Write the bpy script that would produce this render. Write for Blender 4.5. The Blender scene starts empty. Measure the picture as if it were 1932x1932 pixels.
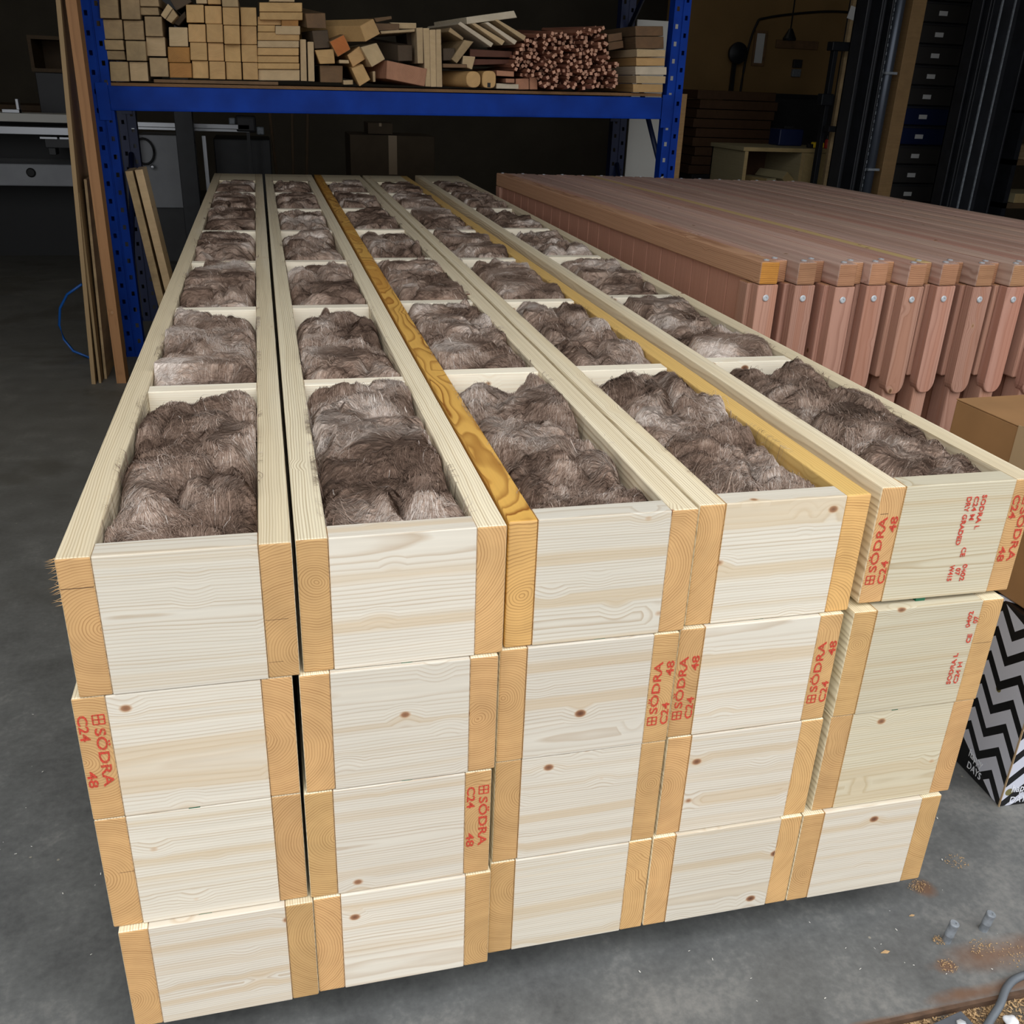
import bpy, bmesh, math, random
import numpy as np
from mathutils import Matrix, Vector

S = bpy.context.scene
COL = S.collection
R = math.radians

# ------------------------------------------------------------------ camera
cam = bpy.data.cameras.new('camera')
cam.sensor_fit = 'HORIZONTAL'; cam.sensor_width = 36.0
cam.lens = 36.0 * 1776.75 / 1932.0
cam.clip_start = .05; cam.clip_end = 200
cam_o = bpy.data.objects.new('camera', cam); COL.objects.link(cam_o)
def cam_matrix(loc, yaw, pitch, roll):
    y, p, r = R(yaw), R(pitch), R(roll)
    f = Vector((math.sin(y)*math.cos(p), math.cos(y)*math.cos(p), math.sin(p)))
    rt = Vector((math.cos(y), -math.sin(y), 0)); up = rt.cross(f)
    r2 = rt*math.cos(r) + up*math.sin(r); u2 = -rt*math.sin(r) + up*math.cos(r)
    m = Matrix((r2, u2, -f)).transposed().to_4x4(); m.translation = loc
    return m
cam_o.matrix_world = cam_matrix((.3221, -1.3011, 1.6607), 14.7393, -24.2737, 2.2875)
S.camera = cam_o

# ------------------------------------------------------------------ sky, light, exposure
world = bpy.data.worlds.new('overcast_sky'); S.world = world; world.use_nodes = True
bg = world.node_tree.nodes['Background']
bg.inputs[0].default_value = (.965, .98, 1.0, 1)
wt = world.node_tree      # overcast: the zenith is brighter than the horizon
wx = wt.nodes.new('ShaderNodeSeparateXYZ'); wm = wt.nodes.new('ShaderNodeMapRange')
wt.links.new(wt.nodes.new('ShaderNodeTexCoord').outputs['Generated'], wx.inputs[0]); wt.links.new(wx.outputs[2], wm.inputs[0])
wm.inputs[1].default_value = 0; wm.inputs[2].default_value = 1; wm.inputs[3].default_value = 1.05; wm.inputs[4].default_value = 3.6
wt.links.new(wm.outputs[0], bg.inputs[1])
S.view_settings.view_transform = 'Standard'; S.view_settings.look = 'None'
S.view_settings.gamma = 1; S.view_settings.exposure = 0.0; S.view_settings.use_curve_mapping = False
S.cycles.max_bounces = 6; S.cycles.diffuse_bounces = 3; S.cycles.glossy_bounces = 2
S.cycles.sample_clamp_indirect = 4.0
DOOR_Y, DOOR_X0, DOOR_X1, DOOR_H = -.30, -4.6, 5.2, 4.8
pl = bpy.data.lights.new('doorway_daylight', 'AREA'); pl.shape = 'RECTANGLE'
pl.size = DOOR_X1-DOOR_X0; pl.size_y = DOOR_H; pl.cycles.is_portal = True
plo = bpy.data.objects.new('doorway_daylight', pl); COL.objects.link(plo)
plo.location = ((DOOR_X0+DOOR_X1)/2, DOOR_Y-.02, DOOR_H/2); plo.rotation_euler = (R(90), 0, 0)

# ------------------------------------------------------------------ helpers
def link(o, parent=None):
    COL.objects.link(o)
    if parent is not None: o.parent = parent
    return o
def mesh(name, verts, faces, mat, parent=None, smooth=False):
    me = bpy.data.meshes.new(name)
    me.from_pydata([tuple(v) for v in verts], [], faces); me.update()
    if mat is not None: me.materials.append(mat)
    if smooth: me.polygons.foreach_set('use_smooth', [True]*len(me.polygons))
    return link(bpy.data.objects.new(name, me), parent)
BOXF = [(0,3,2,1),(4,5,6,7),(0,1,5,4),(1,2,6,5),(2,3,7,6),(3,0,4,7)]
def boxv(x0, x1, y0, y1, z0, z1):
    return [(x0,y0,z0),(x1,y0,z0),(x1,y1,z0),(x0,y1,z0),(x0,y0,z1),(x1,y0,z1),(x1,y1,z1),(x0,y1,z1)]
def bevel(o, w, seg=2):
    if w > 0:
        b = o.modifiers.new('bevel', 'BEVEL'); b.width = w; b.segments = seg; b.limit_method = 'ANGLE'; b.angle_limit = R(35)
    return o
def box(name, size, loc, mat, parent=None, rot=(0,0,0), bv=.002, seg=2):
    """box centred on its own origin"""
    a, b, c = (s/2 for s in size)
    o = mesh(name, boxv(-a,a,-b,b,-c,c), BOXF, mat, parent)
    o.location = loc; o.rotation_euler = rot
    return bevel(o, bv, seg)
def boxes(name, lst, mat, parent=None, bv=0):
    """several boxes as one part: lst of (x0,x1,y0,y1,z0,z1)"""
    V, Fc = [], []
    for b in lst:
        n = len(V); V += boxv(*b); Fc += [tuple(i+n for i in f) for f in BOXF]
    return bevel(mesh(name, V, Fc, mat, parent), bv)
def prism(name, poly, axis, mat, parent=None, bv=0, smooth=False):
    """extrude a polygon (list of 3d points, counter-clockwise seen from the front) along the vector axis"""
    n = len(poly); ax = Vector(axis)
    c = sum((Vector(p) for p in poly), Vector())/n
    V = [Vector(p)-c for p in poly] + [Vector(p)-c+ax for p in poly]
    Fc = [tuple(range(n)), tuple(range(2*n-1, n-1, -1))] + [(i, i+n, (i+1)%n+n, (i+1)%n) for i in range(n)]
    o = mesh(name, V, Fc, mat, parent); o.location = c
    bm = bmesh.new(); bm.from_mesh(o.data); bmesh.ops.recalc_face_normals(bm, faces=bm.faces); bm.to_mesh(o.data); bm.free()
    return bevel(o, bv, 1)
def tube(name, pts, rad, mat, parent=None, seg=10, ridges=None):
    pts = [Vector(p) for p in pts]; V, Fc = [], []; n = len(pts)
    for i, p in enumerate(pts):
        d = (pts[min(i+1,n-1)]-pts[max(i-1,0)]).normalized()
        a = d.cross(Vector((0,0,1)))
        if a.length < .05: a = d.cross(Vector((0,1,0)))
        a.normalize(); b = a.cross(d)
        r = rad if ridges is None else rad*(1+ridges*(i % 2))
        for k in range(seg):
            t = 2*math.pi*k/seg; V.append(p+(a*math.cos(t)+b*math.sin(t))*r)
    for i in range(n-1):
        for k in range(seg):
            k2 = (k+1) % seg; Fc.append((i*seg+k, i*seg+k2, (i+1)*seg+k2, (i+1)*seg+k))
    Fc += [tuple(range(seg-1,-1,-1)), tuple((n-1)*seg+k for k in range(seg))]
    return mesh(name, V, Fc, mat, parent, smooth=True)
def lathe(name, prof, mat, parent=None, seg=20, loc=(0,0,0), rot=(0,0,0)):
    V, Fc = [], []
    for r, z in prof:
        for k in range(seg):
            t = 2*math.pi*k/seg; V.append((r*math.cos(t), r*math.sin(t), z))
    for i in range(len(prof)-1):
        for k in range(seg):
            k2 = (k+1) % seg; Fc.append((i*seg+k, i*seg+k2, (i+1)*seg+k2, (i+1)*seg+k))
    Fc += [tuple(range(seg-1,-1,-1)), tuple((len(prof)-1)*seg+k for k in range(seg))]
    o = mesh(name, V, Fc, mat, parent, smooth=True); o.location = loc; o.rotation_euler = rot
    m = o.modifiers.new('edges', 'EDGE_SPLIT'); m.split_angle = R(40)
    return o
def empty(name, loc, rot=(0,0,0)):
    o = bpy.data.objects.new(name, None); o.empty_display_size = .1; COL.objects.link(o)
    o.location = loc; o.rotation_euler = rot
    return o
def tag(o, label, cat, group=None, kind=None):
    o['label'] = label; o['category'] = cat
    if group: o['group'] = group
    if kind: o['kind'] = kind
    return o
def struct(o, label=None):
    o['kind'] = 'structure'
    if label: o['label'] = label
    return o
def cat_of(o, label): o['label'] = label; return o
def text(name, body, origin, ax, up, size, mat, parent=None, length=None, depth=.0004, bold=.0):
    """flat lettering: ax = reading direction, up = letter-top direction; length fits it along ax"""
    cu = bpy.data.curves.new(name, 'FONT'); cu.body = body; cu.size = size; cu.extrude = depth; cu.offset = bold; cu.resolution_u = 3
    tmp = bpy.data.objects.new(name+'_tmp', cu)
    me = bpy.data.meshes.new_from_object(tmp); bpy.data.objects.remove(tmp); bpy.data.curves.remove(cu)
    xs = [v.co.x for v in me.vertices]
    k = length/(max(xs)-min(xs)) if length else 1
    a = Vector(ax).normalized(); u = Vector(up).normalized(); nn = a.cross(u)
    o_ = Vector(origin)
    for v in me.vertices:
        c = v.co.copy(); v.co = o_ + a*(c.x-min(xs))*k + u*c.y + nn*(c.z+depth)
    me.materials.clear(); me.materials.append(mat); me.name = name
    return link(bpy.data.objects.new(name, me), parent)

# ------------------------------------------------------------------ materials
class NT:
    def __init__(s, name):
        s.m = bpy.data.materials.new(name); s.m.use_nodes = True; s.t = s.m.node_tree
        s.b = s.t.nodes['Principled BSDF']; s.out = s.t.nodes['Material Output']
    def n(s, typ, **kw):
        nd = s.t.nodes.new(typ)
        for k, v in kw.items():
            if k == 'ins':
                for kk, vv in v.items(): s.set(nd.inputs[kk], vv)
            else: setattr(nd, k, v)
        return nd
    def set(s, sock, v):
        if hasattr(v, 'is_output'): s.t.links.new(v, sock)
        else: sock.default_value = v
    def math(s, op, a, b=None, c=None, clamp=False):
        nd = s.n('ShaderNodeMath', operation=op, use_clamp=clamp)
        for i, v in enumerate((a, b, c)):
            if v is not None: s.set(nd.inputs[i], v)
        return nd.outputs[0]
    def vmath(s, op, a, b=None, scale=None):
        nd = s.n('ShaderNodeVectorMath', operation=op); s.set(nd.inputs[0], a)
        if b is not None: s.set(nd.inputs[1], b)
        if scale is not None: s.set(nd.inputs['Scale'], scale)
        return nd.outputs['Value'] if op in ('LENGTH','DOT_PRODUCT','DISTANCE') else nd.outputs[0]
    def noise(s, vec, scale, detail=2, rough=.5, dist=0, dim='3D'):
        nd = s.n('ShaderNodeTexNoise', noise_dimensions=dim)
        if dim == '1D': s.set(nd.inputs['W'], vec)
        else: s.set(nd.inputs['Vector'], vec)
        nd.inputs['Scale'].default_value = scale; nd.inputs['Detail'].default_value = detail
        nd.inputs['Roughness'].default_value = rough; nd.inputs['Distortion'].default_value = dist
        return nd
    def ramp(s, fac, stops, interp='LINEAR'):
        nd = s.n('ShaderNodeValToRGB'); cr = nd.color_ramp; cr.interpolation = interp
        while len(cr.elements) < len(stops): cr.elements.new(.5)
        for e, (p, c) in zip(cr.elements, stops):
            e.position = p; e.color = (c, c, c, 1) if isinstance(c, (int, float)) else (*c, 1)
        s.set(nd.inputs[0], fac); return nd.outputs[0]
    def mix(s, fac, a, b, mode='MIX'):
        nd = s.n('ShaderNodeMix', data_type='RGBA', blend_type=mode)
        s.set(nd.inputs['Factor'], fac)
        for i, v in ((6, a), (7, b)):
            s.set(nd.inputs[i], v if hasattr(v, 'is_output') else (*v, 1))
        return nd.outputs[2]
    def bump(s, h, strength=.2, dist=.002):
        nd = s.n('ShaderNodeBump'); nd.inputs['Strength'].default_value = strength; nd.inputs['Distance'].default_value = dist
        s.set(nd.inputs['Height'], h); s.t.links.new(nd.outputs[0], s.b.inputs['Normal'])
    def base(s, c): s.set(s.b.inputs['Base Color'], c if hasattr(c, 'is_output') else (*c, 1))
    def rough(s, v): s.set(s.b.inputs['Roughness'], v)
    def P(s): return s.n('ShaderNodeTexCoord').outputs['Object']
    def rnd(s): return s.n('ShaderNodeObjectInfo').outputs['Random']
def lin(r, g, b):
    f = lambda c: (c/12.92 if c <= .04045 else ((c+.055)/1.055)**2.4)
    return (f(r/255), f(g/255), f(b/255))
def plain(name, c, rough=.6, metal=0, var=.0, scale=20, spec=None):
    n = NT(name)
    if var:
        nz = n.noise(n.P(), scale, 4)
        n.base(n.mix(n.ramp(nz.outputs[0], [(.3, 0), (.7, 1)]), tuple(x*(1-var) for x in c), tuple(min(1, x*(1+var)) for x in c)))
    else: n.base(c)
    n.rough(rough); n.b.inputs['Metallic'].default_value = metal
    if spec is not None: n.b.inputs['Specular IOR Level'].default_value = spec
    return n.m
def wood(name, light, dark, end, enddark, freq=210, grain=.5, knot=.5, streak=None, streak_amt=.5, spread=(.10,.30), rough=.62, dirt=0, vary=.16, axis='Y', quarter=0.0, wavy=1.0):
    """wood with growth rings round a pith that runs along the piece's own Y axis"""
    n = NT(name); P = n.P(); r = n.rnd()
    if axis == 'Z':
        sx = n.n('ShaderNodeSeparateXYZ', ins={0: P}); P = n.n('ShaderNodeCombineXYZ', ins={0: sx.outputs[0], 1: sx.outputs[2], 2: sx.outputs[1]}).outputs[0]
    wn = n.n('ShaderNodeTexWhiteNoise', noise_dimensions='1D'); n.set(wn.inputs['W'], n.math('MULTIPLY', r, 917.3))
    c = n.vmath('SUBTRACT', wn.outputs['Color'], (.5, .5, .5))
    off = n.vmath('MULTIPLY', c, (spread[0], 0, spread[1]))
    seedv = n.vmath('SCALE', c, scale=61.0)
    lo = n.noise(n.vmath('ADD', n.vmath('MULTIPLY', P, (2.6, .55+.9*(wavy > 1), 2.6)), seedv), 1.0, 2)
    wob = n.vmath('MULTIPLY', n.vmath('SUBTRACT', lo.outputs['Color'], (.5, .5, .5)), (.055*wavy, 0, .055*wavy))
    hi = n.noise(n.vmath('ADD', n.vmath('MULTIPLY', P, (24, 5, 24)), seedv), 1.0, 2)
    wob2 = n.vmath('MULTIPLY', n.vmath('SUBTRACT', hi.outputs['Color'], (.5, .5, .5)), (.007, 0, .007))
    q = n.vmath('MULTIPLY', n.vmath('ADD', n.vmath('ADD', n.vmath('ADD', P, off), wob), wob2), (1, 0, 1))
    # knots: the rings bend round them
    kv = n.vmath('ADD', n.vmath('MULTIPLY', P, (12.5, 9.5, 12.5)), seedv)
    vo = n.n('ShaderNodeTexVoronoi', feature='F1'); n.set(vo.inputs['Vector'], kv); vo.inputs['Scale'].default_value = 1.0
    sel = n.math('GREATER_THAN', n.n('ShaderNodeSeparateColor', ins={0: vo.outputs['Color']}).outputs[0], 1-knot)
    dk = vo.outputs['Distance']
    bend = n.math('MULTIPLY', n.ramp(dk, [(.05, 1), (.34, 0)]), n.math('MULTIPLY', sel, .011))
    rad = n.math('ADD', n.vmath('LENGTH', q), bend)
    t = n.math('MULTIPLY', rad, freq)
    f = n.math('FRACT', t)
    ring = n.ramp(f, [(0, 0), (.5, .12), (.86, 1), (1, 0)])
    strength = n.ramp(n.noise(n.math('MULTIPLY', rad, 60), 1.0, 1, dim='1D').outputs[0], [(.3, .35), (.7, 1)])
    ring = n.math('MULTIPLY', ring, strength)
    sring = ring
    if quarter:      # sawn so that the rings stand on edge: fine straight lines on the narrow faces
        wsum = n.n('ShaderNodeSeparateXYZ', ins={0: n.vmath('ADD', n.vmath('ADD', n.vmath('ADD', P, off), wob), wob2)})
        t2 = n.math('MULTIPLY', n.math('ADD', n.math('ADD', wsum.outputs[0], n.math('MULTIPLY', wsum.outputs[2], .33)), bend), freq*quarter)
        st2 = n.ramp(n.noise(n.math('MULTIPLY', t2, .35), 1.0, 1, dim='1D').outputs[0], [(.3, .3), (.7, 1)])
        sring = n.math('MULTIPLY', n.ramp(n.math('FRACT', t2), [(0, 0), (.35, .1), (.75, 1), (1, 0)]), st2)
    side = n.mix(n.math('MULTIPLY', sring, grain), light, dark)
    if streak:
        sn = n.noise(n.math('ADD', n.math('MULTIPLY', rad, 26), n.math('MULTIPLY', r, 40)), 1.0, 2, dim='1D')
        side = n.mix(n.math('MULTIPLY', n.ramp(sn.outputs[0], [(.52, 0), (.68, 1)]), streak_amt), side, streak)
    fib = n.noise(n.vmath('ADD', n.vmath('MULTIPLY', P, (160, 5, 160)), seedv), 1.0, 2)
    side = n.mix(.5, side, n.ramp(fib.outputs[0], [(.25, .82), (.75, 1.0)]), 'MULTIPLY')
    kcol = n.ramp(dk, [(0, lin(88, 56, 40)), (.05, lin(120, 84, 62)), (.085, lin(158, 118, 88)), (.12, lin(205, 170, 128))])
    km = n.math('MULTIPLY', n.ramp(dk, [(.085, 1), (.125, 0)]), sel)
    side = n.mix(km, side, kcol)
    en = n.mix(n.math('MULTIPLY', ring, .75), end, enddark)
    blot = n.noise(n.vmath('ADD', n.vmath('SCALE', P, scale=16), seedv), 1.0, 3)
    en = n.mix(.55, en, n.ramp(blot.outputs[0], [(.3, .72), (.7, 1.0)]), 'MULTIPLY')
    g = n.n('ShaderNodeNewGeometry')
    vt = n.n('ShaderNodeVectorTransform', vector_type='NORMAL', convert_from='WORLD', convert_to='OBJECT'); n.set(vt.inputs[0], g.outputs['Normal'])
    ny = n.math('ABSOLUTE', n.n('ShaderNodeSeparateXYZ', ins={0: vt.outputs[0]}).outputs[1 if axis == 'Y' else 2])
    col = n.mix(n.math('GREATER_THAN', ny, .75), side, en)
    hsv = n.n('ShaderNodeHueSaturation'); n.set(hsv.inputs['Color'], col)
    n.set(hsv.inputs['Hue'], n.math('ADD', .5-vary*.02, n.math('MULTIPLY', n.math('FRACT', n.math('MULTIPLY', wn.outputs['Value'], 7.7)), vary*.03)))
    n.set(hsv.inputs['Value'], n.math('ADD', 1-vary*.62, n.math('MULTIPLY', wn.outputs['Value'], vary)))
    col = hsv.outputs[0]
    if dirt:
        dn = n.noise(n.vmath('ADD', n.vmath('MULTIPLY', P, (9, 3, 9)), seedv), 1.0, 4)
        col = n.mix(n.math('MULTIPLY', n.ramp(dn.outputs[0], [(.42, 0), (.68, 1)]), dirt), col, lin(70, 60, 48))
    n.base(col); n.rough(rough); n.b.inputs['Specular IOR Level'].default_value = .25
    n.bump(n.math('ADD', ring, n.math('MULTIPLY', fib.outputs[0], .6)), .12, .0008)
    return n.m

END, ENDD = lin(208, 168, 114), lin(142, 98, 56)
M = {}
M['header'] = wood('planed_spruce_board', lin(219, 212, 197), lin(186, 166, 140), END, ENDD, 190, .85, .80, lin(204, 182, 148), .6, (.16, .36))
M['joist'] = wood('spruce_joist', lin(242, 230, 200), lin(168, 142, 100), END, ENDD, 215, .85, .22, lin(214, 192, 148), .3, (.20, .16), quarter=1.0, vary=.26)
M['header_b'] = wood('buff_spruce_board', lin(208, 199, 175), lin(174, 154, 120), END, ENDD, 190, .85, .85, lin(192, 168, 130), .4, (.16, .36))
M['joist_gold'] = wood('resinous_spruce_joist', lin(222, 172, 88), lin(138, 80, 26), lin(218, 172, 108), ENDD, 170, 1.0, .3, lin(196, 132, 56), .5, (.05, .05), wavy=2.6)
M['joist_amber'] = wood('amber_spruce_joist', lin(226, 190, 116), lin(190, 140, 66), lin(222, 178, 112), ENDD, 200, .6, .3, lin(208, 158, 84), .5, quarter=.8)
M['noggin'] = wood('noggin_spruce', lin(252, 242, 220), lin(232, 208, 172), END, ENDD, 190, .5, .3)
M['larch'] = wood('reddish_larch', lin(208, 176, 158), lin(150, 108, 90), lin(184, 138, 102), lin(116, 72, 46), 150, .7, .3, lin(176, 122, 98), .5, rough=.7, vary=.34, quarter=.7)
M['larch_post'] = wood('reddish_larch_post', lin(188, 144, 124), lin(140, 94, 74), lin(184, 138, 102), lin(116, 72, 46), 150, .7, .4, lin(178, 124, 98), .5, rough=.7, vary=.25, axis='Z')
M['larch_gold'] = wood('golden_larch', lin(204, 158, 124), lin(146, 96, 66), lin(200, 138, 62), lin(120, 74, 34), 150, .75, .3, rough=.7)
M['larch_yellow'] = wood('yellowish_larch', lin(216, 188, 132), lin(172, 128, 78), lin(184, 138, 102), lin(116, 72, 46), 150, .7, .3, rough=.7, quarter=.7)
M['w'] = wood('weathered_timber', lin(186, 160, 122), lin(140, 114, 82), lin(206, 178, 134), lin(160, 130, 92), 160, .5, .2, dirt=.35)
M['g'] = wood('golden_timber', lin(212, 172, 116), lin(170, 126, 72), lin(222, 182, 124), lin(184, 136, 80), 150, .5, .15)
M['p'] = wood('pale_timber', lin(222, 198, 160), lin(190, 160, 120), lin(220, 192, 148), lin(186, 152, 106), 150, .5, .15)
M['pw'] = wood('white_timber', lin(232, 218, 192), lin(206, 184, 150), lin(232, 218, 192), lin(206, 184, 150), 150, .4, .1)
M['o'] = wood('orange_timber', lin(196, 146, 80), lin(150, 96, 42), lin(206, 150, 82), lin(150, 92, 44), 150, .5, .2, dirt=.3)
M['o2'] = wood('deep_orange_timber', lin(150, 120, 84), lin(110, 84, 56), lin(206, 124, 64), lin(170, 92, 44), 150, .5, 0)
M['d'] = wood('dark_timber', lin(92, 80, 66), lin(64, 54, 44), lin(104, 86, 66), lin(72, 58, 44), 150, .5, 0, dirt=.5)
M['d2'] = wood('brown_timber', lin(126, 104, 78), lin(92, 74, 54), lin(140, 108, 76), lin(100, 74, 50), 150, .5, 0, dirt=.4)
M['d3'] = wood('dark_red_timber', lin(88, 56, 44), lin(62, 38, 30), lin(110, 70, 54), lin(80, 50, 38), 150, .5, 0)
M['k'] = wood('pinkish_timber', lin(190, 140, 112), lin(150, 102, 78), lin(206, 152, 118), lin(160, 104, 76), 120, .6, 0, spread=(.04, .04))
M['stick'] = wood('red_stick', lin(172, 118, 94), lin(130, 84, 64), lin(232, 182, 152), lin(196, 140, 110), 150, .4, 0)

def wool_mat():
    n = NT('brown_mineral_wool'); P = n.P(); r = n.rnd()
    sv = n.n('ShaderNodeCombineXYZ', ins={0: n.math('MULTIPLY', r, 31.0), 1: n.math('MULTIPLY', r, 17.0)}).outputs[0]
    P2 = n.vmath('ADD', P, sv)
    wv = n.noise(P2, 7.0, 2, .5)
    warp = n.vmath('ADD', P2, n.vmath('SCALE', n.vmath('SUBTRACT', wv.outputs['Color'], (.5, .5, .5)), scale=.16))
    a = n.noise(n.vmath('MULTIPLY', warp, (40, 150, 70)), 1.0, 5, .65, .9)
    b = n.noise(P2, 9, 3, .55, .6)
    at = n.n('ShaderNodeAttribute', attribute_name='tone').outputs['Fac']
    v = n.math('ADD', n.math('ADD', n.math('MULTIPLY', a.outputs[0], .42), n.math('MULTIPLY', b.outputs[0], .55)), n.math('MULTIPLY', at, .50))
    col = n.ramp(v, [(.38, lin(84, 66, 55)), (.54, lin(136, 113, 98)), (.70, lin(176, 154, 138)), (.92, lin(226, 214, 204))])
    n.base(col); n.rough(.85); n.b.inputs['Specular IOR Level'].default_value = .15
    n.bump(a.outputs[0], .9, .005)
    return n.m
M['wool'] = wool_mat()

def floor_mat():
    n = NT('worn_concrete'); P = n.P()
    big = n.noise(P, .8, 4, .6); mid = n.noise(P, 6, 5, .6); fine = n.noise(P, 60, 3, .6)
    v = n.math('ADD', n.math('MULTIPLY', big.outputs[0], .38), n.math('ADD', n.math('MULTIPLY', mid.outputs[0], .40), n.math('MULTIPLY', fine.outputs[0], .22)))
    col = n.ramp(v, [(.34, lin(70, 71, 71)), (.52, lin(99, 100, 99)), (.66, lin(130, 129, 125))])
    # oily patches deep in the shop
    oil = n.ramp(n.noise(n.vmath('ADD', P, (3.3, 1.7, 0)), 1.6, 4, .6).outputs[0], [(.54, 0), (.62, 1)])
    y = n.n('ShaderNodeSeparateXYZ', ins={0: P}).outputs[1]
    worn_lightened = n.ramp(n.math('DIVIDE', y, 6.0), [(.1, 0), (.6, 1)])
    col = n.mix(n.math('MULTIPLY', n.math('MULTIPLY', oil, worn_lightened), .6), col, lin(44, 41, 35))
    col = n.mix(n.math('MULTIPLY', worn_lightened, .45), col, lin(122, 116, 102))  # far floor colour lightened to stand in for daylight missing there
    # pale scuffs and specks
    sp = n.n('ShaderNodeTexVoronoi'); n.set(sp.inputs['Vector'], P); sp.inputs['Scale'].default_value = 14
    spk = n.math('MULTIPLY', n.math('LESS_THAN', sp.outputs['Distance'], .045), n.math('GREATER_THAN', n.n('ShaderNodeSeparateColor', ins={0: sp.outputs['Color']}).outputs[0], .6))
    col = n.mix(n.math('MULTIPLY', spk, .5), col, lin(168, 160, 140))
    # rust stains by the bolts and the door track
    def patch(x, y_, rx, ry):
        d = n.vmath('LENGTH', n.vmath('MULTIPLY', n.vmath('SUBTRACT', P, (x, y_, 0)), (1/rx, 1/ry, 0)))
        d = n.math('ADD', d, n.math('MULTIPLY', n.math('SUBTRACT', mid.outputs[0], .5), 1.6))
        return n.ramp(d, [(.35, 1), (1.0, 0)])
    st = n.math('MAXIMUM', patch(1.76, -.15, .16, .05), patch(1.72, -.225, .26, .022))
    st = n.math('MAXIMUM', st, n.math('MAXIMUM', patch(1.615, -.155, .03, .022), patch(1.70, .045, .03, .03)))
    st = n.math('MAXIMUM', st, n.math('MULTIPLY', patch(1.35, -.242, .55, .012), .8))
    col = n.mix(n.math('MULTIPLY', st, .7), col, lin(112, 78, 52))
    n.base(col); n.rough(n.ramp(mid.outputs[0], [(.3, .42), (.7, .7)])); n.b.inputs['Specular IOR Level'].default_value = .3
    n.bump(n.math('ADD', n.math('MULTIPLY', mid.outputs[0], .5), fine.outputs[0]), .12, .002)
    return n.m
M['floor'] = floor_mat()
def blue_mat():
    n = NT('blue_powder_coat'); nz = n.noise(n.P(), 5, 4)
    n.base(n.mix(n.ramp(nz.outputs[0], [(.35, 0), (.65, 1)]), lin(0, 50, 142), lin(3, 62, 168))); n.rough(.55); n.b.inputs['Specular IOR Level'].default_value = .18; return n.m
M['blue'] = blue_mat()
M['navy_and_shade'] = plain('dark_blue_and_shaded_blue', lin(10, 26, 66), .5)  # dark blue things, and rear rack steel with its shade painted in
M['steel'] = plain('zinc_plated_steel', lin(196, 200, 204), .45, .35)
M['galv'] = plain('dull_grey_steel', lin(134, 140, 146), .45, .25, .25, 60)
M['black'] = plain('black_painted_steel', lin(26, 28, 33), .45, 0, .3, 12)
M['rubber'] = plain('black_rubber', lin(20, 20, 21), .6)
M['hydraulic'] = plain('grey_cylinder_steel', lin(74, 80, 90), .35, .5)
M['crate_card'] = plain('dark_cardboard', lin(92, 78, 60), .85, 0, .1, 8)  # darker brown than the other cardboard
M['card'] = plain('brown_cardboard', lin(156, 116, 74), .8, 0, .08, 8)
M['tape'] = plain('clear_packing_tape', lin(178, 152, 118), .3)
M['ply'] = wood('chipboard_edge', lin(150, 112, 72), lin(120, 86, 54), lin(150, 112, 72), lin(120, 86, 54), 90, .4, 0, dirt=.3)
M['grey_panel'] = plain('grey_machine_enamel', lin(150, 152, 156), .5, 0, .08, 6)
M['machine'] = plain('dark_machine_enamel', lin(44, 44, 46), .5, 0, .2, 6)
M['alu'] = plain('aluminium_rail', lin(170, 172, 176), .35, .8)
M['crate'] = wood('dark_crate_board', lin(96, 76, 52), lin(70, 54, 36), lin(96, 76, 52), lin(70, 54, 36), 120, .5, 0, dirt=.4)
M['darkboard'] = wood('stacked_brown_board', lin(92, 66, 46), lin(66, 46, 32), lin(96, 70, 48), lin(70, 48, 34), 120, .5, 0)
M['white'] = plain('white_paper', lin(222, 222, 220), .7)
M['yellow'] = plain('yellow_plastic', lin(226, 190, 28), .45)
M['red'] = plain('red_plastic', lin(150, 34, 26), .5)
M['hose_blue'] = plain('blue_hose', lin(20, 84, 160), .4)
M['green'] = plain('green_plastic', lin(12, 92, 66), .4)
M['conduit'] = plain('grey_corrugated_plastic', lin(96, 102, 108), .5)
M['plate'] = plain('grey_painted_plate', lin(92, 96, 102), .5, .3, .1, 20)
M['crack'] = plain('dark_crack', lin(70, 46, 30), .9)
M['drawer'] = plain('smoky_drawer_plastic', lin(58, 56, 54), .3)
M['stone'] = plain('pale_stone', lin(206, 208, 212), .8, 0, .1, 30)
M['chip'] = plain('wood_chip', lin(182, 150, 108), .8, 0, .2, 60)
M['wall'] = plain('ochre_brown_wall', lin(150, 118, 72), .85, 0, .15, 1.5)
M['wall_dark'] = plain('dark_block_wall', lin(98, 90, 76), .9, 0, .15, 1.5)
M['ceil'] = plain('dark_roof_sheet', lin(112, 110, 104), .8, 0, .1, 2)
def yard_mat():
    n = NT('littered_yard'); P = n.P(); y = n.n('ShaderNodeSeparateXYZ', ins={0: P}).outputs[1]
    a = n.noise(P, 90, 4, .7); b = n.noise(P, 14, 3)
    grit = n.ramp(a.outputs[0], [(.35, lin(66, 50, 36)), (.5, lin(120, 92, 60)), (.65, lin(176, 146, 104))])
    grit = n.mix(n.ramp(b.outputs[0], [(.45, 0), (.6, 1)]), grit, lin(84, 78, 70))
    n.base(n.mix(n.ramp(n.math('MULTIPLY', y, -1), [(.55, 0), (.9, 1)]), grit, lin(96, 96, 94))); n.rough(.9); n.bump(a.outputs[0], .6, .004)
    return n.m
M['yard'] = yard_mat()
M['rust'] = plain('rusty_steel', lin(92, 70, 54), .8, .2, .3, 40)
M['offwhite'] = plain('offwhite_board', lin(214, 212, 204), .6)
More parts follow.
